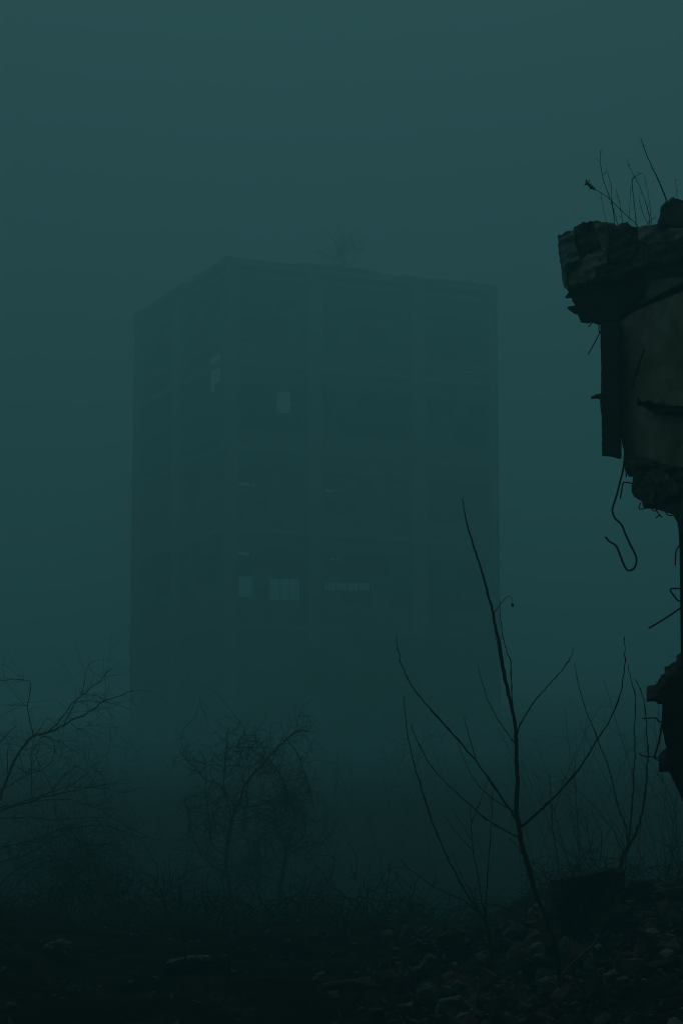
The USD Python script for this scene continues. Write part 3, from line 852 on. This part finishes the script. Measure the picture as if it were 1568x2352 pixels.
# torn slab, in broken blocks
blocks = [
    ([(262, 1150), (300, 1160), (340, 1130), (425, 1108), (440, 1200), (470, 1330), (500, 1420), (380, 1520), (350, 1560), (360, 1640), (370, 1725), (330, 1710), (310, 1640), (295, 1480), (270, 1300)], 0.00, 0.40, 'concrete', 0.03),
    ([(425, 1108), (432, 1080), (520, 1035), (600, 1022), (640, 1018), (660, 1130), (720, 1300), (590, 1350), (500, 1420), (470, 1330), (440, 1200)], 0.06, 0.40, 'concrete_dark', 0.05),
    ([(640, 1018), (690, 1012), (770, 1025), (790, 1160), (800, 1290), (770, 1400), (720, 1300), (660, 1130)], 0.015, 0.45, 'concrete', 0.035),
    ([(350, 1560), (500, 1420), (590, 1350), (720, 1300), (770, 1400), (800, 1480), (720, 1530), (670, 1640), (560, 1680), (430, 1710), (370, 1725), (360, 1640)], 0.03, 0.42, 'concrete', 0.05),
    ([(770, 1025), (850, 1035), (880, 1065), (920, 1045), (1000, 1060), (1090, 1080), (1110, 1220), (1060, 1380), (960, 1420), (820, 1450), (770, 1400), (800, 1290), (790, 1160)], 0.05, 0.45, 'concrete_dark', 0.06),
    ([(1090, 1080), (1130, 1070), (1230, 1060), (1300, 1045), (1400, 1080), (1568, 1100), (1800, 1090), (1800, 1250), (1560, 1280), (1400, 1230), (1200, 1250), (1110, 1220)], 0.02, 0.5, 'concrete', 0.05),
    ([(1110, 1220), (1200, 1250), (1400, 1230), (1560, 1280), (1800, 1250), (1800, 1380), (1568, 1420), (1380, 1470), (1200, 1500), (1060, 1560), (1040, 1460), (1060, 1380)], 0.07, 0.5, 'concrete_dark', 0.06),
    ([(670, 1640), (720, 1530), (800, 1480), (900, 1500), (1040, 1470), (1050, 1560), (920, 1610), (800, 1640)], 0.0, 0.4, 'stone_c', 0.04),
]
for k, (pts, off, th, m_, ro) in enumerate(blocks):
    P = Polygon(u1(pts))
    obj('broken_block', slab(u1(pts), tier(off), th, rng, 4.0, 0.8, ro * 1.4, 9.0, 0.03, edge=0.008, seed=k, strata=0.06), M[m_], ruin)
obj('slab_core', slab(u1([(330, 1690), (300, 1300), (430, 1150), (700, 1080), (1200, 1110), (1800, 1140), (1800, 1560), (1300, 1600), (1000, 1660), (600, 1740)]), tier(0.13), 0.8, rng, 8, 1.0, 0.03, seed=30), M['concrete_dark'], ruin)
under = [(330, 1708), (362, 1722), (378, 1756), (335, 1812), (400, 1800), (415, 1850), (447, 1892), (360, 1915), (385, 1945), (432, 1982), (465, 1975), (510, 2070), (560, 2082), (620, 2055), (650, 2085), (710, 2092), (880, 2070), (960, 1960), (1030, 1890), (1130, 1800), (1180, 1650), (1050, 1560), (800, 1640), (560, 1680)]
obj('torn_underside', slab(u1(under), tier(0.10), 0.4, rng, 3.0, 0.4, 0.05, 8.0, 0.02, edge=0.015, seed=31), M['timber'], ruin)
beam = [(930, 1945), (1000, 1880), (1150, 1800), (1568, 1600), (1800, 1490), (1800, 1690), (1568, 1740), (1330, 1790), (1100, 1890), (980, 1960)]
obj('edge_beam', slab([(a, b) for a, b in u1([(960, 1690), (1200, 1600), (1568, 1455), (1800, 1370), (1800, 1570), (1568, 1660), (1330, 1780), (1130, 1890), (990, 1950), (930, 1900)])], tier(0.16), 0.25, rng, 6.0, 0.5, 0.02, 6.0, edge=0.012, seed=32), M['concrete'], ruin)
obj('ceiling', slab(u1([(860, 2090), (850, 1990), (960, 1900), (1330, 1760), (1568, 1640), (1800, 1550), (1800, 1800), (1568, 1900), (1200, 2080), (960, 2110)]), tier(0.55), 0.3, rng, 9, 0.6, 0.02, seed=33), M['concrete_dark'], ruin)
# hanging post
obj('hanging_post', slab(u2([(650, 340), (655, 700), (657, 1020), (661, 1300), (665, 1617), (700, 1618), (740, 1621), (780, 1628), (808, 1638), (845, 1645), (845, 1500), (832, 1100), (822, 700), (808, 450), (835, 330)]), tier(-0.03), 0.14, rng, 6.0, 0.4, 0.008, 10, edge=0.012, seed=34), M['timber'], ruin)
obj('bracket', slab(u2([(662, 1018), (610, 1028), (580, 1040), (557, 1052), (560, 1071), (610, 1069), (662, 1074)]), tier(-0.02), 0.05, rng, 4, 0.3, 0.004, edge=0.006, seed=35), M['rust'], ruin)
# wall with a hole through its plaster
wall_pts = [(840, 330), (815, 440), (812, 520), (825, 900), (836, 1200), (850, 1480), (868, 1560), (880, 1640), (1000, 1632), (1150, 1645), (1250, 1700), (1437, 1745), (1900, 1760), (1900, 200), (1437, 40), (1100, 180), (960, 240)]
hole = Polygon(u2([(1000, 1055), (1050, 1100), (1110, 1085), (1180, 1120), (1300, 1135), (1437, 1140), (1500, 1150), (1500, 1235), (1400, 1250), (1250, 1220), (1130, 1195), (1060, 1150), (1010, 1120)]))
wp = Polygon(u2(wall_pts)).difference(hole)
# split the plaster at the hole's height so that each piece has a simple outline
x0, y0, x1, y1 = wp.bounds
ycut = u2([(0, 1140)])[0][1]
xcut = u2([(1000, 0)])[0][0]
pieces = []
for part in (sbox(x0, y0, xcut, y1), sbox(xcut, y0, x1, ycut), sbox(xcut, ycut, x1, y1)):
    g = wp.intersection(part)
    pieces += [max(getattr(g, 'geoms', [g]), key=lambda q: q.area)]
ms = []
for k, g in enumerate(pieces):
    ms.append(slab(list(g.exterior.coords)[:-1], tier(0.12), 0.10, rng, 7.0, 0.0, 0.010, 5.0, edge=0.0, seed=40))
obj('plaster', join(ms), M['plaster'], ruin)
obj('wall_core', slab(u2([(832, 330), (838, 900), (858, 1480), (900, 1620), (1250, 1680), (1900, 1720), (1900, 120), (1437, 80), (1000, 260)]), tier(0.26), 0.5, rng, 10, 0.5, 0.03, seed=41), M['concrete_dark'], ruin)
lump = rock(rng, 0.035, 18, (1.3, 0.8, 0.8))
obj('broken_lump', (lump[0] + W(*u2([(1230, 1105)])[0], ruin_depth(1515) + 0.10), lump[1]), M['concrete'], ruin)
obj('ledge', slab(u2([(1130, 1180), (1200, 1170), (1320, 1165), (1437, 1172), (1900, 1180), (1900, 1215), (1437, 1205), (1250, 1200)]), tier(0.05), 0.2, rng, 5, 0.5, 0.01, edge=0.01, seed=42), M['timber'], ruin)
# broken lower edge of the wall
edge_pts = [(880, 1632), (888, 1750), (915, 1790), (940, 1815), (968, 1808), (955, 1880), (950, 1960), (975, 2010), (1005, 2025), (1040, 2040), (1070, 2110), (1130, 2120), (1200, 2130), (1240, 2140), (1340, 2170), (1400, 2270), (1450, 2380), (1700, 2450), (1900, 2450), (1900, 1700), (1437, 1720), (1250, 1690), (1150, 1640), (1000, 1625)]
obj('broken_edge', slab(u2(edge_pts), tier(0.08), 0.45, rng, 4, 0.7, 0.06, 9.0, 0.03, edge=0.015, seed=43, strata=0.08), M['concrete_dark'], ruin)
for pts, k in (([(975, 1790), (1050, 1740), (1120, 1800), (1190, 1960), (1160, 2080), (1040, 2030), (960, 1950)], 1), ([(1180, 1760), (1260, 1760), (1400, 1900), (1437, 1990), (1330, 1990), (1240, 1880)], 2), ([(880, 1650), (1000, 1650), (1120, 1660), (1180, 1700), (1080, 1720), (940, 1740)], 3)):
    obj('broken_chunk', slab(u2(pts), tier(0.02), 0.3, rng, 5.0, 0.8, 0.05, 9.0, 0.03, edge=0.015, seed=44 + k, strata=0.08), M['torn_concrete'], ruin)
# lower remnant
low_pts = [(840, 410), (830, 440), (790, 460), (775, 490), (775, 545), (700, 575), (690, 600), (620, 620), (655, 660), (655, 695), (575, 720), (560, 760), (510, 840), (420, 855), (400, 880), (402, 912), (430, 900), (510, 905), (540, 935), (590, 935), (600, 1010), (605, 1130), (620, 1180), (585, 1210), (600, 1290), (650, 1500), (670, 1640), (600, 1690), (545, 1760), (560, 1772), (670, 1770), (740, 1900), (840, 2120), (1050, 2500), (1500, 2500), (1500, 380), (1000, 380)]
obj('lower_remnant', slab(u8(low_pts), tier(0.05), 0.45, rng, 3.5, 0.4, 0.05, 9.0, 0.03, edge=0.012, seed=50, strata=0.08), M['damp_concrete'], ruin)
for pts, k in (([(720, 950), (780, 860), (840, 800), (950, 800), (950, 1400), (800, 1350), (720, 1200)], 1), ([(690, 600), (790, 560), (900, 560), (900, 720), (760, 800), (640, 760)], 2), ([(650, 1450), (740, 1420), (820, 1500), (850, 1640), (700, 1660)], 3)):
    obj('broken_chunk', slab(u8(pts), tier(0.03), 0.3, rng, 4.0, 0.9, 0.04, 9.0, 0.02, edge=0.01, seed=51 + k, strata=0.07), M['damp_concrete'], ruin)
# the pier that carries it all, just past the picture's edge
y_ = ruin_depth(1600)
v, f = box((W(1690, 1400, y_)[0], y_ + 0.15, gz(3, 12) - 0.4), (W(2050, 1400, y_)[0], y_ + 0.9, W(1700, 760, y_)[2]))
m = trimesh.Trimesh(v, f).subdivide_to_size(0.12)
vv = np.array(m.vertices)
vv = vv + (np.stack([meshkit.fbm(vv * 4, 3, s_) for s_ in (1, 2, 3)], -1) - 0.5) * 0.07
obj('pier', (vv, np.array(m.faces)), M['concrete_dark'], ruin)
obj('corner_bar', tube(smooth_line([W(*q, ruin_depth(1568) + 0.12) for q in [(1556, 1180), (1563, 1220), (1566, 1300), (1567, 1420), (1570, 1600)]], 4), 0.012, 6), M['rust'], ruin, smooth=True)
# bent reinforcing bars
BARS = [
    (u3([(465, 150), (460, 220), (440, 400), (400, 560), (360, 720), (315, 860), (310, 920), (340, 1000), (420, 1080), (470, 1200), (530, 1330), (590, 1450), (605, 1530), (580, 1610), (520, 1645), (470, 1615), (420, 1500), (370, 1370), (330, 1320), (270, 1285), (225, 1235)]), 5.0, 'long looped bar hanging in a hook'),
    (u3([(455, 260), (462, 330), (475, 400), (480, 495)]), 3.0, None),
    (u3([(620, 585), (560, 575), (490, 560), (446, 562), (435, 585), (425, 640), (405, 760)]), 3.6, None),
    (u3([(655, 810), (640, 885), (740, 875), (830, 880)]), 2.8, None),
    (u3([(780, 860), (795, 890), (820, 912), (850, 905), (855, 880), (850, 850)]), 2.8, None),
    (u3([(840, 880), (860, 920), (890, 960), (915, 990)]), 3.0, None),
    (u3([(845, 995), (868, 978), (892, 962)]), 3.0, None),
    (u3([(920, 880), (950, 910), (1000, 965), (1065, 960), (1100, 940)]), 3.0, None),
    (u3([(1060, 940), (1090, 1000), (1125, 1070)]), 4.0, None),
    (u3([(1190, 1290), (1155, 1310), (1110, 1370), (1088, 1430), (1080, 1580)]), 3.6, None),
    (u3([(1250, 1870), (1176, 1868), (1040, 1868), (1022, 1895), (1060, 1950), (1110, 2010), (1176, 2022), (1250, 2020)]), 4.0, None),
    ([(1600, 1372), (1568, 1393), (1528, 1420), (1490, 1443)], 4.0, None),
    (u8([(600, 735), (560, 755), (480, 795), (435, 865)]), 3.0, None),
    (u8([(345, 1115), (500, 1110), (545, 1150), (660, 1175)]), 3.6, None),
    (u8([(600, 900), (595, 1000), (580, 1200), (540, 1420), (485, 1590)]), 4.4, None),
    (u8([(485, 1605), (540, 1630), (600, 1615), (690, 1580)]), 3.2, None),
    (u8([(300, 1540), (330, 1565), (380, 1580), (485, 1590), (600, 1608), (690, 1600)]), 3.2, None),
    (u8([(735, 435), (775, 485), (800, 510)]), 3.4, None),
    (u2([(645, 300), (580, 335), (535, 380)]), 2.8, None),
    (u2([(632, 340), (636, 430), (650, 440)]), 3.0, None),
    (u2([(660, 400), (645, 430), (590, 540), (530, 647)]), 3.0, None),
    (u2([(648, 1060), (650, 1130), (657, 1200)]), 2.6, None),
    (u2([(1070, 590), (1035, 690), (1000, 800), (970, 900), (950, 970)]), 4.6, None),
]
for k, (pts, wd, lab) in enumerate(BARS):
    off = 0.03 if k == len(BARS) - 1 else 0.16
    sm = smooth_line(pts, 6)
    L = np.array([W(a, b, ruin_depth(a) + off) for a, b in sm])
    obj('rebar', tube(L, pix(wd, 12) / 2, 6), M['rust'], ruin, smooth=True, label=lab)

# a lump of concrete lying on the slab
rng = np.random.default_rng(22)
yr = ruin_depth(1550) + 0.05
t = thing('concrete_lump', 'dark angular concrete lump resting on top of the torn slab', 'concrete lump', W(1545, 520, yr))
obj('lump', plate(u1([(1305, 1075), (1308, 1035), (1330, 960), (1345, 845), (1392, 800), (1465, 757), (1568, 790), (1690, 850), (1740, 960), (1750, 1090), (1500, 1090)]), lambda px: yr, 0.3, rng, 5, 0.5, 0.03, 8, run=(0.13, 0.22), edge=0.03, seed=60), M['concrete_dark'], t)

# dry weeds on the slab
WEEDS = [
    ([(1090, 1090), (1090, 1065), (1000, 980), (900, 890), (800, 790), (720, 730), (640, 685), (600, 650)], 2.2, 1.6, 'dry weed stalk leaning left with a ragged seed head at its tip', 1),
    ([(853, 1075), (850, 1040), (835, 880), (800, 770), (740, 600), (710, 450), (703, 370), (706, 285)], 2.4, 1.2, 'tallest thin dry stalk near the left end of the slab', 0),
    ([(888, 1085), (885, 1060), (860, 960), (830, 830), (815, 650), (790, 550), (770, 500), (740, 545)], 2.0, 1.0, 'thin dry stalk with a tip bent over to the left', 0),
    ([(942, 1075), (940, 1045), (915, 880), (890, 780), (870, 690)], 2.2, 1.1, 'short dry stalk right of the bent tipped one', 0),
    ([(772, 1050), (770, 1020), (740, 900), (715, 760)], 1.3, 0.9, 'faint short stalk leftmost on the slab', 0),
    ([(1395, 830), (1390, 790), (1340, 660), (1290, 550), (1240, 450), (1190, 330), (1150, 220), (1125, 150)], 4.2, 1.6, 'thick woody stalk leaning left behind the concrete lump', 0),
    ([(1082, 1100), (1080, 1070), (1070, 920), (1050, 760), (1040, 600), (1070, 560), (1110, 530), (1140, 525)], 2.4, 1.2, 'dry stalk with a curled drooping tuft at the top', 0),
    ([(1217, 1090), (1215, 1060), (1215, 960), (1190, 870), (1150, 740), (1090, 600), (1030, 500), (975, 370)], 2.6, 1.0, 'long dry stalk crossing behind the curled tuft', 0),
    ([(1000, 1090), (1000, 1060), (1015, 900), (1020, 700), (1035, 580)], 1.2, 0.8, 'faint hair thin stalk left of the curled tuft', 0),
    ([(1195, 1085), (1195, 1050), (1150, 940), (1125, 850), (1100, 760)], 1.8, 0.9, 'short slanting stalk below the long crossing stalk', 0),
    ([(1242, 1085), (1240, 1060), (1230, 900), (1210, 780), (1185, 640), (1165, 540)], 1.8, 0.8, 'upright thin stalk rightmost before the concrete lump', 0),
    ([(1507, 800), (1505, 770), (1497, 680), (1490, 580)], 1.2, 0.8, 'hair thin stalk standing on the concrete lump', 0),
    ([(1235, 1040), (1240, 1010), (1290, 985)], 1.6, 0.9, 'short broken stalk bent right beside the concrete lump', 0),
]
for k, (pts, w0, w1, lab, head) in enumerate(WEEDS):
    pts = u1(pts)
    Y = (yr + 0.32) if k == 5 else (yr + 0.1) if k == 11 else ruin_depth(pts[0][0]) + rng.uniform(0.12, 0.3)
    t = thing('dry_stalk', lab, 'weed', W(*pts[0], Y), group='dry weeds on the slab')
    p = line_px(pts, Y, Y + rng.normal() * 0.05, 5, 0.4, rng)
    obj('stem', tube(p, taper(len(p), pix(w0, Y) / 2, pix(w1, Y) / 2) * rng.uniform(0.85, 1.2, len(p)), 5), M['straw' if k != 5 else 'bark'], t, smooth=True)
    if head:
        hs = []
        for i in range(46):
            q = W(*(np.array(u1([(640, 688)])[0]) + (np.array(u1([(555, 622)])[0]) - np.array(u1([(640, 688)])[0])) * rng.uniform(0, 1)), Y)
            hs.append(tube(wander(rng, q, (-0.7 + rng.normal() * 0.7, rng.normal() * 0.7, 0.4 + rng.normal() * 0.7), rng.uniform(0.012, 0.03), 4, 0.4), [0.0022, 0.0026, 0.0024, 0.0016, 0.0006], 4))
        obj('seed_head', join(hs), M['straw'], t, kind='stuff')
    else:
        hs = []
        for i in range(10 if k in (1, 5, 6, 7) else 4):
            j = rng.integers(len(p) // 4, len(p))
            hs.append(tube(wander(rng, p[j], (rng.normal(), rng.normal(), 0.6), rng.uniform(0.01, 0.03), 3, 0.3), taper(4, 0.0012, 0.0006), 3))
        obj('side_shoots', join(hs), M['straw'], t, kind='stuff')

# ------------------------------------------------------------------ rubble
rng = np.random.default_rng(31)
def place_rock(px, py, Y, size, squash, n=20, tilt=0.25, sink=0.35):
    b = W(px, py, Y)
    v, f = rock(rng, size, n, squash)
    v = v @ rotation(rng, tilt).T
    z = gz(b[0], b[1])
    v = v + np.array([b[0], b[1], z - v[:, 2].min() * (1 - sink) * 1.0 - 0])
    return v, f

def block_mesh(pts, Y, thick, rough, seed, slope=0.0):
    return plate(pts, lambda px: Y + (px - pts[0][0]) * slope, thick, rng, 6, 0.9, rough, 7, 0.02, edge=0.05, seed=seed)
t = thing('concrete_block', 'large dark concrete block tilted on the heap under the tall bowed stems', 'concrete block', W(1365, 2140, 16))
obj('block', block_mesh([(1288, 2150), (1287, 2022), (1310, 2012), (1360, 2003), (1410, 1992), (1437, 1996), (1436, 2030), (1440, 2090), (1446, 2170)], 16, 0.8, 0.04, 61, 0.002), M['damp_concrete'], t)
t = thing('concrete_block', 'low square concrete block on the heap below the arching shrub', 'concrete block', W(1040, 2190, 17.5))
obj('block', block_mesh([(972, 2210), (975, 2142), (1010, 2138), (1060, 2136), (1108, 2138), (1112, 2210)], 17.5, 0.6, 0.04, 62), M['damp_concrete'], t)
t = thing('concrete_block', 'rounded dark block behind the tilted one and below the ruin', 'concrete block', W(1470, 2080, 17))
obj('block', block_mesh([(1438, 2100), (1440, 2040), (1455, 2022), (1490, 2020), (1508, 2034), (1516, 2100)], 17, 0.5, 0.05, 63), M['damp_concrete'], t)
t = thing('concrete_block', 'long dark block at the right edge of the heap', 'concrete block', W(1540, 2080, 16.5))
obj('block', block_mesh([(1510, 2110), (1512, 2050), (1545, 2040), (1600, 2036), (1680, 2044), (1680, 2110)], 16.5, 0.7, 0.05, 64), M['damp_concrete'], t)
for pts, Y, lab, m_ in [
    ([(70, 2205), (80, 2185), (105, 2168), (135, 2160), (158, 2166), (160, 2182), (130, 2200)], 16.5, 'pale slanting stone slab on the heap at left', 'stone_a'),
    ([(18, 2215), (28, 2204), (60, 2198), (90, 2204), (88, 2216)], 15.5, 'low pale stone in front of the slanting slab at left', 'stone_a'),
    ([(375, 2222), (388, 2206), (430, 2198), (480, 2196), (484, 2212), (430, 2222)], 15.8, 'flat pale slab edge on the heap below the hooked tree', 'stone_a'),
    ([(716, 2256), (722, 2240), (745, 2232), (748, 2240), (735, 2256)], 14.8, 'small bright stone below the thick trunked tangled tree', 'stone_c'),
    ([(920, 2300), (930, 2240), (965, 2220), (985, 2190), (1004, 2200), (1008, 2260), (990, 2300)], 14.6, 'upright broken slab with a leaning top in front of the square block', 'stone_a'),
    ([(720, 2290), (740, 2262), (800, 2252), (870, 2262), (880, 2290)], 14.4, 'broad low slab at the middle of the heap', 'stone_d'),
    ([(1238, 2288), (1240, 2256), (1262, 2246), (1278, 2262), (1274, 2290)], 13.6, 'rounded pale stone just left of the sapling foot', 'stone_a'),
    ([(1360, 2230), (1362, 2176), (1384, 2172), (1392, 2200), (1404, 2232)], 14.4, 'pale jagged stone right of the sapling below the tilted block', 'stone_a'),
    ([(1384, 2290), (1392, 2242), (1416, 2230), (1424, 2260), (1416, 2292)], 13.4, 'pale split stone on the right slope of the heap', 'stone_a'),
    ([(1000, 2330), (1010, 2300), (1060, 2290), (1082, 2310), (1075, 2338)], 13.0, 'grey chunk at the foot of the heap left of the stick', 'stone_a'),
    ([(835, 2350), (850, 2322), (880, 2318), (886, 2350)], 12.8, 'small grey chunk at the bottom middle', 'stone_d'),
]:
    t = thing('stone_slab', lab, 'stone', W(*np.mean(pts, 0), Y))
    obj('stone', plate(pts, lambda px, Y=Y: Y, 0.22, rng, 4, 0.7, 0.03, 9, 0.015, edge=0.04, seed=70 + int(pts[0][0])), M[m_], t)

mats = ['stone_a', 'stone_a', 'stone_d', 'stone_d', 'stone_b', 'stone_c']
small = {k: [] for k in set(mats)}
count = 0
tries = 0
cand = []
while len(cand) < 4600:
    Y = rng.uniform(11.4, 20.5)
    px = rng.uniform(-40, 1610)
    x = (px - 784) / F * Y
    right = sstep(700, 1150, px)
    if rng.uniform() > 0.07 + 0.93 * right:
        continue
    size = 0.018 * rng.pareto(2.0) + 0.016
    size = min(size, 0.05 + 0.05 * right)
    cand.append((size * F / Y, size, px, x, Y))
cand.sort(reverse=True)
for k, (_, size, px, x, Y) in enumerate(cand):
    sq = rng.uniform(0.55, 1.0, 3)
    brick = rng.uniform() < 0.25
    v, f = rock(rng, size, 14 if k < 300 else 9, (1.2, 0.62, 0.5) if brick else sq)
    v = v @ rotation(rng, 0.4).T
    v = v + np.array([x, Y, gz(x, Y) - v[:, 2].min() * 0.55])
    mk = 'stone_b' if brick and rng.uniform() < 0.6 else mats[rng.integers(len(mats))]
    if k < 300:
        obj('stone', (v, f), M[mk], rubble)
    else:
        small[mk].append((v, f))
for mk in sorted(small):
    obj('loose_rubble', join(small[mk]), M[mk], rubble, kind='stuff')

# dry grass and low stalks on the heap
rng = np.random.default_rng(32)
out = []
for _ in range(4200):
    Y = rng.uniform(12, 24)
    px = rng.uniform(-40, 1610)
    if rng.uniform() < 0.6 * sstep(600, 1100, px):
        continue
    x = (px - 784) / F * Y + rng.normal() * 0.05
    if meshkit.noise(np.array([x * 1.4, Y * 0.7, 3.0])) < 0.45:
        continue
    b = np.array([x, Y, gz(x, Y) - 0.01])
    out.append(tube(wander(rng, b, (rng.normal() * 0.6, rng.normal() * 0.6, 1), rng.uniform(0.05, 0.22), 4, 0.5, 0.8), taper(5, 0.0022, 0.0008), 3))
obj('dry_grass', join(out), M['straw'], '/World', kind='stuff', label='thin dry grass growing between the rubble', cat='grass')
STICKS = [
    ([(1086, 2360), (1090, 2310), (1098, 2270), (1101, 2250)], 12.6, 9, 4, 'pale_bark', 'pale thick stick standing at the foot of the heap'),
    ([(1072, 2310), (1056, 2290), (1044, 2270)], 12.7, 3.0, 1.6, 'pale_bark', 'thin pale twig leaning left beside the thick stick'),
    ([(968, 2180), (950, 2140), (925, 2110), (905, 2070)], 17, 2.6, 1.4, 'bark', 'thin dark shoot leaning left in front of the tangled trees'),
    ([(1340, 2352), (1342, 2290), (1338, 2240)], 12.8, 3, 1.4, 'bark', 'thin dark shoot right of the sapling foot'),
    ([(417, 2352), (420, 2260), (424, 2190), (418, 2150)], 13.2, 4.5, 1.6, 'bark', 'dark upright weed left of the hooked tree foot'),
    ([(470, 2352), (474, 2290), (470, 2230)], 12.8, 3.6, 1.4, 'bark', 'dark upright weed nearest the lower edge at left'),
    ([(522, 2352), (520, 2280), (527, 2215), (524, 2190)], 13.0, 3.6, 1.2, 'bark', 'dark upright weed below the hooked tree'),
    ([(556, 2340), (552, 2290), (560, 2250)], 13.1, 2.6, 1.2, 'bark', 'short dark weed right of the upright weeds'),
]
for pts, Y, w0, w1, m_, lab in STICKS:
    t = thing('dead_stem', lab, 'weed', W(*pts[0], Y), group='dead stems in the rubble')
    p, r = branch(t, pts, Y, Y, w0, w1, rng, name='stem', m=m_, k=6)
    obj('side_shoots', twig_fill(rng, [p], 10, 0.12, 0.0018, 0.4, 0.2, 1), M['twig'], t, kind='stuff')
bend = smooth_line([(838, 2168), (850, 2150), (856, 2142), (862, 2150), (880, 2162), (868, 2158), (848, 2160)], 4)
t = obj('bent_wire', tube(np.array([W(a, b, 17.5) for a, b in bend]), pix(2.6, 17.5) / 2, 5), M['rust'], '/World', smooth=True, label='bent loop of rusty wire sticking out of the heap crest', cat='wire')
